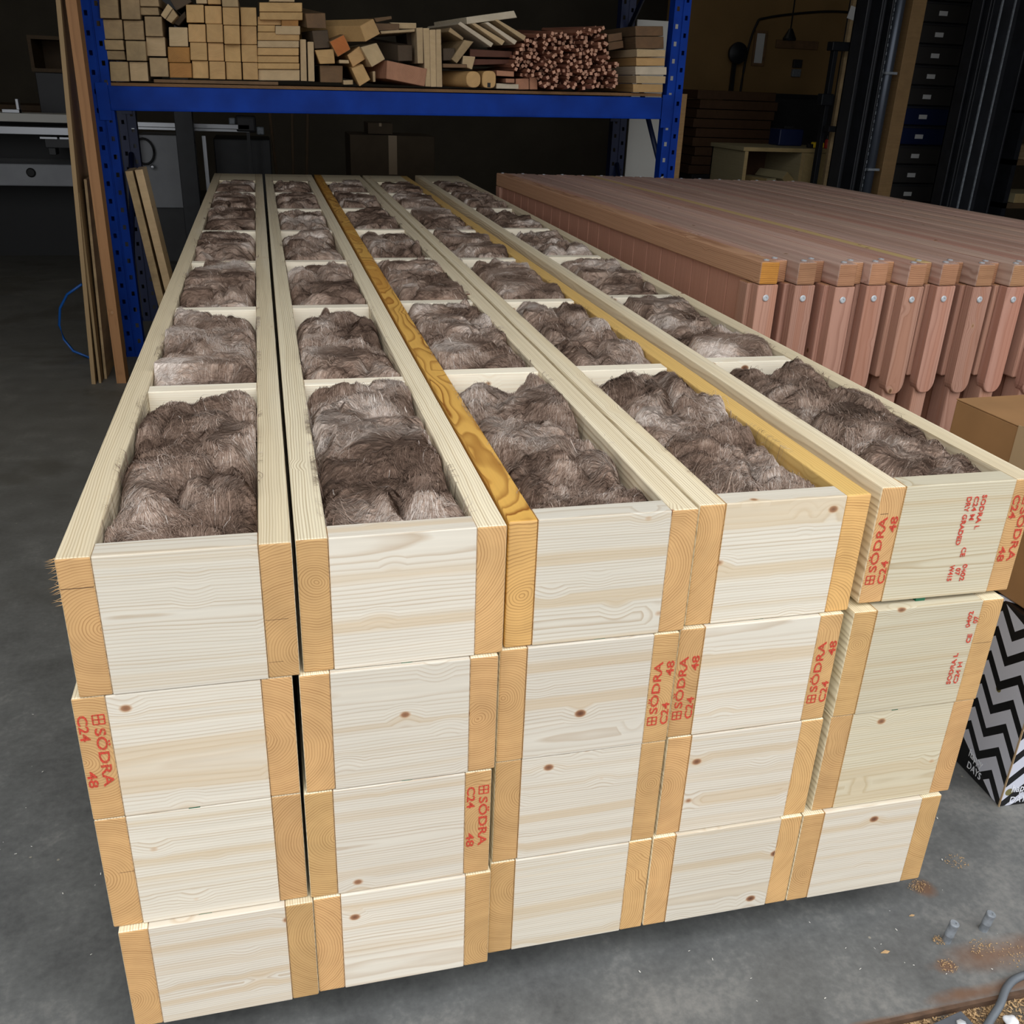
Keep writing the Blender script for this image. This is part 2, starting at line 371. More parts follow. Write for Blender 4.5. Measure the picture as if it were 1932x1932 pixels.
def ink_mat():
    n = NT('red_stamp_ink'); n.base(lin(206, 70, 52)); n.rough(.7)
    nz = n.noise(n.P(), 330, 2)
    tr = n.n('ShaderNodeBsdfTransparent'); mx = n.n('ShaderNodeMixShader')
    n.set(mx.inputs[0], n.ramp(nz.outputs[0], [(.40, .25), (.56, .92)]))
    n.t.links.new(tr.outputs[0], mx.inputs[1]); n.t.links.new(n.b.outputs[0], mx.inputs[2]); n.t.links.new(mx.outputs[0], n.out.inputs[0])
    return n.m
M['ink'] = ink_mat()
def chevron_mat():
    n = NT('chevron_printed_card'); P = n.P(); s3 = n.n('ShaderNodeSeparateXYZ', ins={0: P})
    u = n.math('ADD', s3.outputs[0], s3.outputs[1]); z = s3.outputs[2]
    zz = n.math('MULTIPLY', n.math('ABSOLUTE', n.math('SUBTRACT', n.math('FRACT', n.math('DIVIDE', u, .115)), .5)), .115)
    st = n.math('GREATER_THAN', n.math('FRACT', n.math('DIVIDE', n.math('ADD', z, zz), .074)), .60)
    dots = n.n('ShaderNodeTexVoronoi'); n.set(dots.inputs['Vector'], n.vmath('ADD', P, (.03, .01, .02))); dots.inputs['Scale'].default_value = 13
    dm = n.math('LESS_THAN', dots.outputs['Distance'], .15)
    paper = n.mix(dm, lin(196, 198, 210), lin(116, 108, 66))
    col = n.mix(st, paper, lin(14, 14, 17))
    corner = n.math('LESS_THAN', n.math('ADD', z, n.math('MULTIPLY', n.math('ABSOLUTE', u), -.55)), -.015)
    top = n.math('GREATER_THAN', n.math('ADD', z, n.math('MULTIPLY', n.math('ABSOLUTE', u), -.25)), .47)
    col = n.mix(n.math('MAXIMUM', corner, top), col, lin(14, 14, 17))
    n.base(col); n.rough(.28); return n.m
M['chevron'] = chevron_mat()

# ------------------------------------------------------------------ structure
def slab(name, b, mat, label=None):
    o = boxes(name, [b], mat); return struct(o, label)
slab('floor', (-8, 10, -.243, 15, -.2, 0), M['floor'], 'worn dark grey concrete workshop floor')
slab('ground_outside', (-14, 16, -16, -.243, -.2, -.012), M['yard'], 'pale yard in front of the open door')
slab('wall_back', (-8, 10, 15, 15.2, 0, 5.2), M['wall_dark'])
slab('wall_left', (-8.2, -8, DOOR_Y, 15, 0, 5.2), M['wall_dark'])
slab('wall_right', (10, 10.2, DOOR_Y, 15, 0, 5.2), M['wall_dark'])
slab('ceiling', (-8.2, 10.2, DOOR_Y-.2, 15.2, 5.0, 5.2), M['ceil'])
struct(boxes('wall_front', [(-8, DOOR_X0, DOOR_Y-.15, DOOR_Y, -.012, 5.0), (DOOR_X1, 10, DOOR_Y-.15, DOOR_Y, -.012, 5.0),
                            (DOOR_X0, DOOR_X1, DOOR_Y-.15, DOOR_Y, DOOR_H, 5.0)], M['wall_dark']))
slab('wall_partition', (5.0, 10, 10.2, 10.3, 0, 4.0), M['wall'], 'ochre partition wall deep in the workshop on the right')
slab('trim_threshold', (-4.6, 5.2, -.248, -.240, -.012, .0015), M['rust'], 'steel edge strip of the door threshold')

# ------------------------------------------------------------------ the stack of insulated cassettes
J, HW, BH, PITCH, LEN = .048, .2295, .2352, .2363, 6.0
Z0 = .09
XS = [[0,.331,.6619,.9944,1.3458],[-.0126,.323,.6539,.9834,1.3289],[-.0124,.3181,.6539,.9861,1.3284],[-.0045,.3218,.6508,.9794,1.307]]
YS = [[-.0112,-.0049,.0066,.018,.025],[-.0095,-.0114,.0027,.0098,.0068],[-.009,-.0126,.0044,.0085,.0091],[-.0212,-.0162,.0025,.0022,.0002]]
YAW = [.0026,.0005,-.0017,-.004,-.010]
NOG_DY = [0,.005,.04,.025,.035]
COLN = ['leftmost', 'second', 'middle', 'fourth', 'rightmost']
ROWN = ['top row', 'second row down', 'third row down', 'bottom row']
STAMPS = {(1,0,'L'):'down',(2,1,'R'):'down',(1,2,'R'):'up',(1,3,'L'):'up',(1,3,'R'):'up',(0,4,'L'):'up',(0,4,'R'):'down'}
JM = {(0,0,'L'):'joist',(0,2,'L'):'joist_gold',(0,3,'R'):'joist_amber',(0,4,'L'):'joist'}
def end_stamp(joist, direc):
    """red mill stamp across the joist's end grain, in the joist's own coordinates"""
    y = -LEN/2-.0003
    if direc == 'up': a, u, sg, z = (0,0,1), (-1,0,0), -1, -.078
    else: a, u, sg, z = (0,0,-1), (1,0,0), 1, .086
    az = a[2]
    text('grade_stamp', 'SÖDRA', (sg*.002, y, z+az*.026), a, u, .022, M['ink'], joist, .112, bold=.0003)
    text('grade_stamp', 'C24', (-sg*.020, y, z), a, u, .020, M['ink'], joist, .048, bold=.0003)
    text('grade_stamp', '48', (-sg*.020, y, z+az*.106), a, u, .020, M['ink'], joist, .032, bold=.0003)
    s = .017; x0 = sg*.010; zc = z+az*.010      # the square crossed mark ahead of the word
    t = .0011; L = [(x0-s/2,x0+s/2),(zc-s/2,zc+s/2)]
    bars = []
    for k in (-.5, 0, .5):
        bars += [(x0+k*s-t, x0+k*s+t, y-.0004, y, zc-s/2, zc+s/2), (x0-s/2, x0+s/2, y-.0004, y, zc+k*s-t, zc+k*s+t)]
    boxes('mill_mark', bars, M['ink'], joist)
for r in range(4):
    for c in range(5):
        z = Z0 + (3-r)*PITCH + (.006 if (r, c) == (0, 4) else 0)
        root = empty('insulated_cassette', (XS[r][c], YS[r][c], z), (0, 0, YAW[c] if r == 0 else YAW[c]*.6))
        what = 'filled with brown wool' if r == 0 else {1: 'red stamp' if c in (0, 2, 3, 4) else 'plain pale front'}.get(r, 'red stamp on one joist' if (r, c) == (2, 1) else 'pale end board')
        extra = {0: 'filled with brown wool', 1: ('red stamped' if c != 1 else 'unstamped'), 2: ('red stamped' if c == 1 else 'unstamped'), 3: 'resting lowest'}[r]
        tag(root, f'{extra} spruce frame in the {ROWN[r]}, {COLN[c]} column of the stack', 'timber frame', 'insulated timber frames in the stack')
        for sd, x in (('L', J/2), ('R', J+HW+J/2)):
            jm = JM.get((r, c, sd), 'joist')
            j = box('side_joist', (J, LEN, BH), (x, LEN/2, BH/2), M[jm], root, bv=.003)
            if jm == 'joist_gold': j['label'] = 'resin golden joist'
            if jm == 'joist_amber': j['label'] = 'amber yellow joist'
            if (r, c, sd) in STAMPS: end_stamp(j, STAMPS[(r, c, sd)])
            for key, cr in {(0,0,'L'):[(-.022,.022,.069,.0010)], (0,0,'R'):[(-.022,.012,-.012,.0005),(-.022,.0,-.088,.0004)], (2,0,'L'):[(.0,.023,.002,.0005)], (1,4,'R'):[(-.02,.02,.02,.0006)], (0,4,'L'):[(-.018,-.002,.066,.0009)], (0,4,'R'):[(.0,.022,.02,.0009)]}.items():
                if key == (r, c, sd):
                    boxes('drying_crack', [(x0, x1, -LEN/2-.0002, -LEN/2+.001, zc-tk/2, zc+tk/2) for x0, x1, zc, tk in cr], M['crack'], j)
            if (r, c, sd) == (0, 0, 'L'):
                rs = random.Random(5); bl = []
                V, Fc = [], []
                for k in range(26):
                    zz = BH/2 - rs.random()**1.6*.075; L = rs.uniform(.004, .014); w = .0006
                    n0 = len(V); dz = rs.uniform(-.006, .006); yy = -LEN/2+rs.uniform(.0, .004)
                    V += [(-J/2+.001, yy, zz-w), (-J/2+.001, yy, zz+w), (-J/2-L, yy-.003, zz+dz+w*.3), (-J/2+.001, yy+.0012, zz)]
                    Fc += [(n0, n0+1, n0+2), (n0+1, n0+3, n0+2), (n0+3, n0, n0+2)]
                cat_of(mesh('splintered_edge', V, Fc, M['header'], j), 'torn pale wood fibres at the corner')
        h = box('header_board', (.045, HW-.0006, BH), (J+HW/2, .0225-.0008, BH/2), M['header_b' if c == 4 and r < 3 else 'header'], root, (0, 0, R(-90)), bv=.002)
        m = h.data  # the board's grain runs along its own Y
        for v in m.vertices: v.co = Vector((v.co.x, v.co.y, v.co.z))
        if (r, c) == (0, 4):
            def hs(b, x, zt, ln, sz=.0135): text('grade_stamp', b, (J+x, -.0014, BH-zt), (0,0,-1), (1,0,0), sz, M['ink'], h_holder, ln, bold=.0003)
            h_holder = h; h_inv = None
            for b, x, zt, ln in (('SODRA L', .163, .026, .070), ('C24 M', .147, .028, .048), ('DRY GRADED', .131, .028, .098), ('CE', .148, .132, .020), ('0402', .160, .168, .036), ('07', .147, .175, .016), ('W415', .132, .168, .034)):
                hs(b, x, zt, ln)
        if (r, c) == (1, 4):
            h_holder = h
            for b, x, zb, ln in (('SODRA L', .203, .048, .072), ('C24 H', .219, .048, .050), ('CE', .223, .142, .020), ('0402', .212, .178, .036), ('07', .227, .186, .016)):
                text('grade_stamp', b, (J+x, -.0014, zb), (0,0,1), (-1,0,0), .0135, M['ink'], h, ln, bold=.0003)
        for ch in h.children:      # lettering was laid out in the frame's coordinates
            ch.matrix_parent_inverse = (Matrix.Translation(h.location) @ h.rotation_euler.to_matrix().to_4x4()).inverted()
        if r == 0:
            for k in range(6):
                box('noggin', (.045, HW-.0006, BH-.004), (J+HW/2, .8*(k+1)+.0225+NOG_DY[c], BH/2-.0015), M['noggin'], root, (0, 0, R(-90)), bv=.0015)
            box('cover_board', (.50, HW-.0006, .02), (J+HW/2, 5.75, BH-.0105), M['joist'], root, (0, 0, R(-90)), bv=.001)
        box('end_board', (.045, HW-.0006, BH-(.022 if r == 0 else 0)), (J+HW/2, LEN-.0225, (BH-(.022 if r == 0 else 0))/2), M['noggin'], root, (0, 0, R(-90)), bv=.001)
for i, y in enumerate((.55, 2.2, 3.9, 5.5)):
    b = box('bearer', (.09, 1.7, .088), (.83, y, .045), M['w'], None, (0, 0, R(90)), bv=.003)
    tag(b, f'timber bearer under the stack, {["frontmost","second","third","rearmost"][i]} of the row', 'bearer', 'bearers carrying the stack')
for r, c, dx, w in ((0,2,.17,.020),(0,1,.165,.018),(1,0,.155,.018),(2,0,.15,.022),(1,1,.17,.018),(0,3,.145,.018),(1,3,.15,.018),(0,4,.135,.020),(1,4,.14,.014)):
    zg = Z0 + (3-r)*PITCH
    hgt = .0065 if (r, c) == (0, 4) else .0026
    ymin = YS[r][c]+.0005
    p = box('packer', (w, .05, hgt), (XS[r][c]+dx, ymin+.025, zg-.0011+(hgt/2 if (r, c) == (0, 4) else 0)-(.0 if (r,c)!=(0,4) else 0)), M['green'], bv=0)
    tag(p, f'thin green plastic packer under the {ROWN[r]} frame in the {COLN[c]} column', 'packer', 'green packers between the frames')

# ------------------------------------------------------------------ wool batts
RNG = np.random.default_rng(7)
TAB = RNG.random((256, 256))
def vn(x, y):
    xi = np.floor(x).astype(int); yi = np.floor(y).astype(int); fx = x-xi; fy = y-yi
    fx = fx*fx*(3-2*fx); fy = fy*fy*(3-2*fy); a = xi & 255; b = yi & 255; a1 = (a+1) & 255; b1 = (b+1) & 255
    return (TAB[a,b]*(1-fx)+TAB[a1,b]*fx)*(1-fy)+(TAB[a,b1]*(1-fx)+TAB[a1,b1]*fx)*fy
def fbm(x, y, o=4, g=.5):
    s = np.zeros_like(x); a = 1.; t = 0.
    for k in range(o):
        s += a*vn(x*2**k+k*17.3, y*2**k+k*9.1); t += a; a *= g
    return s/t
def batt(name, W, L, seed, full, nx, ny, nstr, label, X0, Y0, ZT, yaw):
    sx, sy = seed*13.7 % 91, seed*7.31 % 83
    def height(x, y):
        u = np.clip(x/W, 0, 1); v = np.clip(y/L, 0, 1)
        e = np.minimum(u, 1-u)*W; near = v*L; far = (1-v)*L
        ed = .15+1.5*fbm(x*9+sy+5, y*9+sx+3, 2); fd = .2+1.35*fbm(x*13+sx+9, y*2+sy+7, 2)
        base = .002+full - .042*ed*np.exp(-e/.016) - .034*np.exp(-near/.022) - .098*fd*np.exp(-far/.050)
        wx = fbm(x*4.5+sx, y*4.5+sy, 3)-.5; wy = fbm(x*4.5+sx+40, y*4.5+sy+11, 3)-.5
        px = x+wx*.20; py = y+wy*.20
        b1 = np.abs(2*fbm(px*6.5+sx, py*7.5+sy, 2)-1)**.8; b2 = np.abs(2*fbm(px*17+sy, py*21+sx, 2)-1)
        b3 = fbm(px*55, py*95, 3)-.5
        h = base + .040*(b1-.30)*1.6 + .020*(b2-.22)*1.5 + .012*b3 + .03*(fbm(x*4+sy, y*4+sx, 2)-.5)
        return np.minimum(h, .020)
    gx, gy = np.meshgrid(np.linspace(.0015, W-.0015, nx), np.linspace(.001, L-.001, ny), indexing='ij')
    H = height(gx, gy)
    V = np.stack([gx, gy, H], -1).reshape(-1, 3)
    idx = np.arange(nx*ny).reshape(nx, ny)
    Q = np.stack([idx[:-1,:-1], idx[1:,:-1], idx[1:,1:], idx[:-1,1:]], -1).reshape(-1, 4)
    # skirt and underside
    ring = np.concatenate([idx[:,0], idx[-1,1:], idx[-2::-1,-1], idx[0,-2:0:-1]])
    nb = len(V); low = V[ring].copy(); low[:,2] = -.19
    V = np.concatenate([V, low]); m = len(ring); k = np.arange(m); k2 = (k+1) % m
    Q = np.concatenate([Q, np.stack([ring[k], nb+k, nb+k2, ring[k2]], -1)])
    tone = np.clip(.24+(fbm(V[:,0]*7+sx+3, V[:,1]*9+sy+8, 3)-.5)*1.5, 0, 1)
    # fibres: thin curved ribbons that follow swirling tufts
    rg = np.random.default_rng(int(seed*101)+3)
    steps = 7
    px = rg.uniform(.0, W, nstr); py = rg.uniform(0, L, nstr)
    clump = fbm(px*7+sx+3, py*9+sy+8, 3)
    th = 2*math.pi*1.25*fbm(px*5+sx, py*5+sy, 2) + .9*(fbm(px*16+sy, py*16+sx, 2)-.5)*2 + rg.normal(0, .30, nstr)
    big = rg.random(nstr) < .10
    ln = rg.uniform(.004, .010, nstr)*(.9 if nx > 60 else 1.3); wd = np.where(big, rg.uniform(.0006, .0014, nstr), rg.uniform(.00025, .0007, nstr))*(1 if nx > 60 else 1.6)
    stray = rg.random(nstr) < .025
    lift = np.where(big, rg.uniform(.0003, .0015, nstr), rg.uniform(.0006, .0046, nstr)) + stray*rg.uniform(.002, .010, nstr)
    tn = np.clip(.26 + (clump-.5)*1.5 + rg.normal(0, .17, nstr), 0, 1)
    tn = np.where(rg.random(nstr) < .006, .95, tn)
    hang = rg.random(nstr) < .045*(1+6*(fbm(py*6+sx, px*0+sy, 2) > .60))
    rows = []
    cx, cy = px.copy(), py.copy()
    for s in range(steps):
        a = s/(steps-1)
        mx_ = np.where(hang, -.011, .0022)
        xx = np.clip(cx, mx_, W-mx_); yy = np.clip(cy, .002, L-.002)
        inside = (xx > .004) & (xx < W-.004) & (yy > .004) & (yy < L-.004)
        zz = height(xx, yy) + np.where(inside, lift*math.sin(math.pi*min(1, a*1.1))**.7, 0) + .0004
        over = (xx < 0) | (xx > W)
        zz = np.where(over, np.maximum(zz, .0025+.002*rg.random(nstr)), zz)
        w = wd*(1-.75*a)
        nxv, nyv = -np.sin(th), np.cos(th)
        rows.append((np.stack([xx-nxv*w, yy-nyv*w, zz], -1), np.stack([xx+nxv*w, yy+nyv*w, zz+w*.4], -1)))
        cx = cx+np.cos(th)*ln; cy = cy+np.sin(th)*ln
        th = th + (fbm(cx*14+sx, cy*14+sy, 2)-.5)*1.5
    n0 = len(V)
    SV = np.stack([np.stack(p, 1) for p in rows], 1).reshape(-1, 3)      # strand, step, side
    base_i = n0 + np.arange(nstr)[:,None]*steps*2 + np.arange(steps-1)[None]*2
    base_i = base_i.reshape(-1)
    SQ = np.stack([base_i, base_i+1, base_i+3, base_i+2], -1)
    V = np.concatenate([V, SV]); Q = np.concatenate([Q, SQ]); tone = np.concatenate([tone, np.repeat(tn, steps*2)])
    me = bpy.data.meshes.new(name)
    me.vertices.add(len(V)); me.vertices.foreach_set('co', V.astype(np.float32).ravel())
    me.loops.add(len(Q)*4); me.loops.foreach_set('vertex_index', Q.astype(np.int32).ravel())
    me.polygons.add(len(Q)); me.polygons.foreach_set('loop_start', np.arange(0, len(Q)*4, 4, dtype=np.int32))
    me.polygons.foreach_set('use_smooth', np.ones(len(Q), dtype=bool))
    me.update(calc_edges=True); me.materials.append(M['wool'])
    at = me.attributes.new('tone', 'FLOAT', 'POINT'); at.data.foreach_set('value', tone.astype(np.float32))
    o = bpy.data.objects.new(name, me); COL.objects.link(o)
    o.location = (X0, Y0, ZT); o.rotation_euler = (0, 0, yaw)
    return tag(o, label, 'insulation', 'wool batts in the top frames')
BAYN = ['front', 'second', 'third', 'fourth', 'fifth', 'sixth', 'rear']
FULL = [[.0,.004,.0,-.004,.006,.008,.004],[.004,.002,.004,.004,.006,.0,-.004],[-.002,.008,.010,.002,-.002,.008,.006],[-.004,.0,.004,.006,.002,.012,.014],[.0,.008,.002,.0,.006,.006,.008]]
for c in range(5):
    for k in range(7):
        y0 = .046 if k == 0 else .8*k+.046+NOG_DY[c]
        y1 = .8*(k+1)+NOG_DY[c]-.001 if k < 6 else 5.498
        nx, ny, ns = [(120, 360, 15000), (90, 260, 9000), (64, 180, 5000), (48, 120, 2600)][min(k, 3)]
        th = YAW[c]; lx = J+.001; ct, stn = math.cos(th), math.sin(th)
        batt('insulation_batt', HW-.002, y1-y0, 1+c*7.3+k*1.9, FULL[c][k], nx, ny, ns,
             f'brown wool batt in the {BAYN[k]} bay of the {COLN[c]} frame', XS[0][c]+lx*ct-y0*stn, YS[0][c]+lx*stn+y0*ct, Z0+3*PITCH+BH+(.006 if c == 4 else 0), th)

# ------------------------------------------------------------------ larch panels stacked on edge at the right
def notch_profile():
    """front board of a post, seen from the front: rounded bottom end"""
    pts = [(.0, 1.079), (.0, .735)]
    for k in range(7):
        t = math.pi + math.pi/2*k/6; pts.append((.032+.032*math.cos(t), .735+.045*math.sin(t)))
    for k in range(7):
        t = 1.5*math.pi + math.pi/2*k/6; pts.append((.046+.032*math.cos(t), .735+.045*math.sin(t)))
    return pts + [(.078, 1.079)]
def make_panel(i, L, lm):
    root = empty('larch_panel', (0, 0, 0))
    rl = boxes('top_rail', [(0, .070, 0, L, 1.081, 1.156)], M[lm], root, .005)
    rb = boxes('top_rail', [(.072, .130, .05, L+.015, 1.078, 1.153)], M['larch_yellow' if i == 4 else 'larch'], root, .005)
    pf = prism('post_face', [(x, .004, z) for x, z in notch_profile()][::-1], (0, .042, 0), M['larch_post'], root, .003)
    # thicker rear half of the post, with its concave shoulder, and the slimmer leg that runs to the floor
    boxes('post', [(-.016, .078, .047, .112, .745, 1.079), (.008, .068, .02, .105, 0, .745)], M['larch_post'], root, .006)
    sd = []
    y = .107
    while y < L-.1:
        y2 = min(y+.142, L-.09); sd.append((.018, .040, y+.0035, y2-.0035, .06, 1.08)); y += .142
    sd.append((.028, .036, .107, L-.09, .06, 1.079))
    boxes('siding', sd, M['larch_side'], root, .002)
    boxes('end_post', [(-.002, .064, L-.088, L-.004, 0, 1.079)], M['larch_post'], root, .004)
    for x, y, nm in ((.033, .030, 'rail_bolt'), (.098, .085, 'rail_bolt'), (.033, L-.03, 'rail_bolt')):
        lathe(nm, [(.0095, 0), (.0105, .0022), (.0085, .0040), (.0042, .0042), (.0040, .0022), (.0005, .0022)], M['steel'], root, 14, (x, y, 1.156 if x < .05 else 1.153))
    lathe('post_bolt', [(.0105, 0), (.0115, .0025), (.0092, .0048), (.0045, .005), (.0042, .0025), (.0005, .0025)], M['steel'], root, 14, (.034, .004, 1.035), (R(90), 0, 0))
    return root
M['larch_side'] = wood('larch_cladding', lin(196, 146, 122), lin(150, 98, 76), lin(196, 140, 92), lin(120, 70, 40), 150, .6, .3, rough=.7, axis='Z')
ORD = ['first', 'second', 'third', 'fourth', 'fifth', 'sixth', 'seventh', 'eighth', 'ninth', 'tenth', 'eleventh', 'twelfth', 'thirteenth', 'fourteenth', 'fifteenth', 'sixteenth']
rp = random.Random(4)
JIT = [0, .0, -.02, .012, .0, .02, .015, .02] + [rp.uniform(-.02, .025) for _ in range(8)]
for i in range(16):
    root = make_panel(i, 3.30, 'larch_gold' if i == 0 else 'larch')
    x = 1.925 + .1325*i
    root.location = (x, 1.625 - .115*(x-1.925) + JIT[i], 0)
    root.rotation_euler = (0, 0, R(2.75 + .06*i))
    tag(root, f'reddish larch panel standing on edge, {ORD[i]} in the row from the wool filled frames' if i else 'reddish larch panel with golden rail end, nearest the wool filled frames', 'timber panel', 'larch panels standing in a row')

# ------------------------------------------------------------------ cartons at the right
cv = empty('chevron_carton', (2.07, .245, 0), (0, 0, R(-3)))
tag(cv, 'black and white zigzag printed carton standing on the floor', 'box')
boxes('carton_body', [(0, .42, 0, .50, 0, .515)], M['chevron'], cv, .003)
M['letter'] = plain('white_print', lin(220, 222, 228), .4)
text('printed_words', 'happy', (-.0006, .145, .050), (0,-1,0), (0,0,1), .034, M['letter'], cv, .055)
text('printed_words', 'DAYS', (-.0006, .140, .016), (0,-1,0), (0,0,1), .030, M['letter'], cv, .055)
text('printed_words', 'happy', (.022, -.0006, .046), (1,0,0), (0,0,1), .034, M['letter'], cv, .062)
text('printed_words', 'DAYS', (.026, -.0006, .010), (1,0,0), (0,0,1), .030, M['letter'], cv, .058)
text('printed_words', 'tr', (.004, -.0006, .255), (1,0,0), (0,0,1), .040, M['letter'], cv, .03)
boxes('tape_strip', [(-.0008, .001, -.0008, .004, .0, .51)], M['tape'], cv)
cb = empty('cardboard_box', (2.100, .225, .517), (0, 0, R(2)))
tag(cb, 'brown cardboard box with clear tape on top of the zigzag carton', 'box')
boxes('box_body', [(0, .46, 0, .535, 0, .425)], M['card'], cb, .004)
boxes('lid_flap', [(-.001, .461, -.001, .264, .425, .429), (-.001, .461, .268, .536, .425, .428)], M['card'], cb, .0015)
boxes('tape_strip', [(-.0022, .40, .235, .300, .4285, .4300), (-.0024, -.0002, .235, .310, .255, .4300)], M['tape'], cb)

# ------------------------------------------------------------------ floor bolts, conduit, debris by the threshold
for i, (x, y, h, a) in enumerate(((1.655, -.098, .056, 5), (1.757, -.088, .050, 6))):
    b = empty('floor_bolt', (x, y, 0), (R(3), R(a), 0))
    tag(b, ['grey steel stud in the floor, nearer one beside the stack', 'grey steel stud in the floor, farther one beside the stack'][i], 'bolt', 'steel studs in the floor')
    lathe('shaft', [(.0095, -.004), (.0095, .018), (.0102, .019), (.0102, .021), (.0098, .022), (.0100, h-.006), (.0105, h-.004), (.0105, h-.002), (.009, h), (.004, h), (.0035, h-.002), (.0004, h-.002)], M['galv'], b, 18)
pts = [(1.95, -.205, .008), (1.82, -.212, .008), (1.741, -.2165, .008), (1.697, -.2330, .009), (1.655, -.264, .008), (1.615, -.287, .003), (1.585, -.305, .0), (1.555, -.325, -.001)]
def spline(p, n):
    P_ = np.array(p); t = np.linspace(0, len(P_)-1, n); out = []
    for q in t:
        i = min(int(q), len(P_)-2); f = q-i
        p0, p1, p2, p3 = P_[max(i-1,0)], P_[i], P_[i+1], P_[min(i+2, len(P_)-1)]
        out.append(.5*((2*p1)+(-p0+p2)*f+(2*p0-5*p1+4*p2-p3)*f*f+(-p0+3*p1-3*p2+p3)*f**3))
    return out
co = tube('corrugated_conduit', spline(pts, 190), .0066, M['conduit'], seg=12, ridges=.22)
tag(co, 'grey corrugated conduit curving over the door threshold', 'conduit')
pb = empty('track_plate', (1.50, -.300, 0), (0, 0, R(10)))
tag(pb, 'grey painted steel plate with a bolt beside the conduit', 'plate')
boxes('plate', [(-.20, .075, -.06, .030, -.012, .006)], M['plate'], pb, .002)
lathe('bolt_head', [(.010, .006), (.010, .010), (.006, .013), (.0004, .0135)], M['steel'], pb, 6, (.050, .006, 0))
bm = bmesh.new(); bmesh.ops.create_icosphere(bm, subdivisions=3, radius=.015)
for v in bm.verts:
    k = 1+.22*math.sin(v.co.x*230+1)*math.cos(v.co.y*190)+.15*math.sin(v.co.z*260); v.co = Vector((v.co.x*k*1.0, v.co.y*k*.8, v.co.z*k*.75))
me = bpy.data.meshes.new('pebble'); bm.to_mesh(me); bm.free(); me.materials.append(M['stone'])
for p in me.polygons: p.use_smooth = True
st = link(bpy.data.objects.new('pebble', me)); st.location = (1.655, -.297, .0); tag(st, 'pale stone lying beside the conduit outside the threshold', 'stone')
# shavings and grit
def flakes(name, n, region, seed, smin, smax, mat, z=0.0005):
    rg = random.Random(seed); V, Fc = [], []
    for _ in range(n):
        x, y = region(rg); s = rg.uniform(smin, smax); w = s*rg.uniform(.12, .5); a = rg.uniform(0, math.pi); zz = z+rg.random()*.003
        ca, sa = math.cos(a), math.sin(a); n0 = len(V); h = rg.uniform(.0003, .0016); t = rg.uniform(-.3, .3)
        for dx, dy, dz in ((-s,-w,0), (s,-w*.6,t*s), (s*.8,w,t*s), (-s*.9,w,0), (-s,-w,h), (s,-w*.6,h+t*s), (s*.8,w,h+t*s), (-s*.9,w,h)):
            V.append((x+dx*ca-dy*sa, y+dx*sa+dy*ca, zz+abs(dz)))
        Fc += [tuple(i+n0 for i in f) for f in BOXF]
    return mesh(name, V, Fc, mat)
o = flakes('sawdust', 2600, lambda g: (g.uniform(1.15, 1.95), -.252-g.random()**1.4*.16), 1, .0008, .0045, M['chip'], -.011)
tag(o, 'wood shavings and sawdust along the outside of the threshold', 'sawdust', kind='stuff')
def rg_piles(g):
    cx, cy, r = g.choice([(1.615, -.155, .022), (1.69, .05, .03), (1.69, .05, .02), (1.64, -.095, .015), (1.83, .10, .03), (1.72, -.13, .03), (1.77, -.16, .04)])
    a = g.uniform(0, 6.28); q = g.random()**.6*r; return cx+q*math.cos(a), cy+q*math.sin(a)*.8
o = flakes('sawdust', 420, rg_piles, 2, .0006, .0022, M['chip']); tag(o, 'small heaps of sawdust on the floor around the steel studs', 'sawdust', kind='stuff')
o = flakes('wood_crumbs', 260, lambda g: (g.choice([g.uniform(-1.2, -.05), g.uniform(.9, 1.9)]), g.uniform(-.2, 1.2)), 3, .0006, .003, M['offwhite'])
tag(o, 'scattered pale wood crumbs on the concrete floor', 'crumbs', kind='stuff')
for i, (x, y, s, lab) in enumerate(((1.504, -.097, .011, 'flat pointed wood chip on the floor in front of the stack'), (1.622, -.022, .007, 'curled wood chip on the floor between stack and studs'))):
    ch = prism('wood_chip', [(x-s, y, .0005), (x+.3*s, y-.35*s, .0005), (x+s, y-.05*s, .0005), (x+.2*s, y+.4*s, .0005)], (0, 0, .002), M['chip']); tag(ch, lab, 'wood chip')
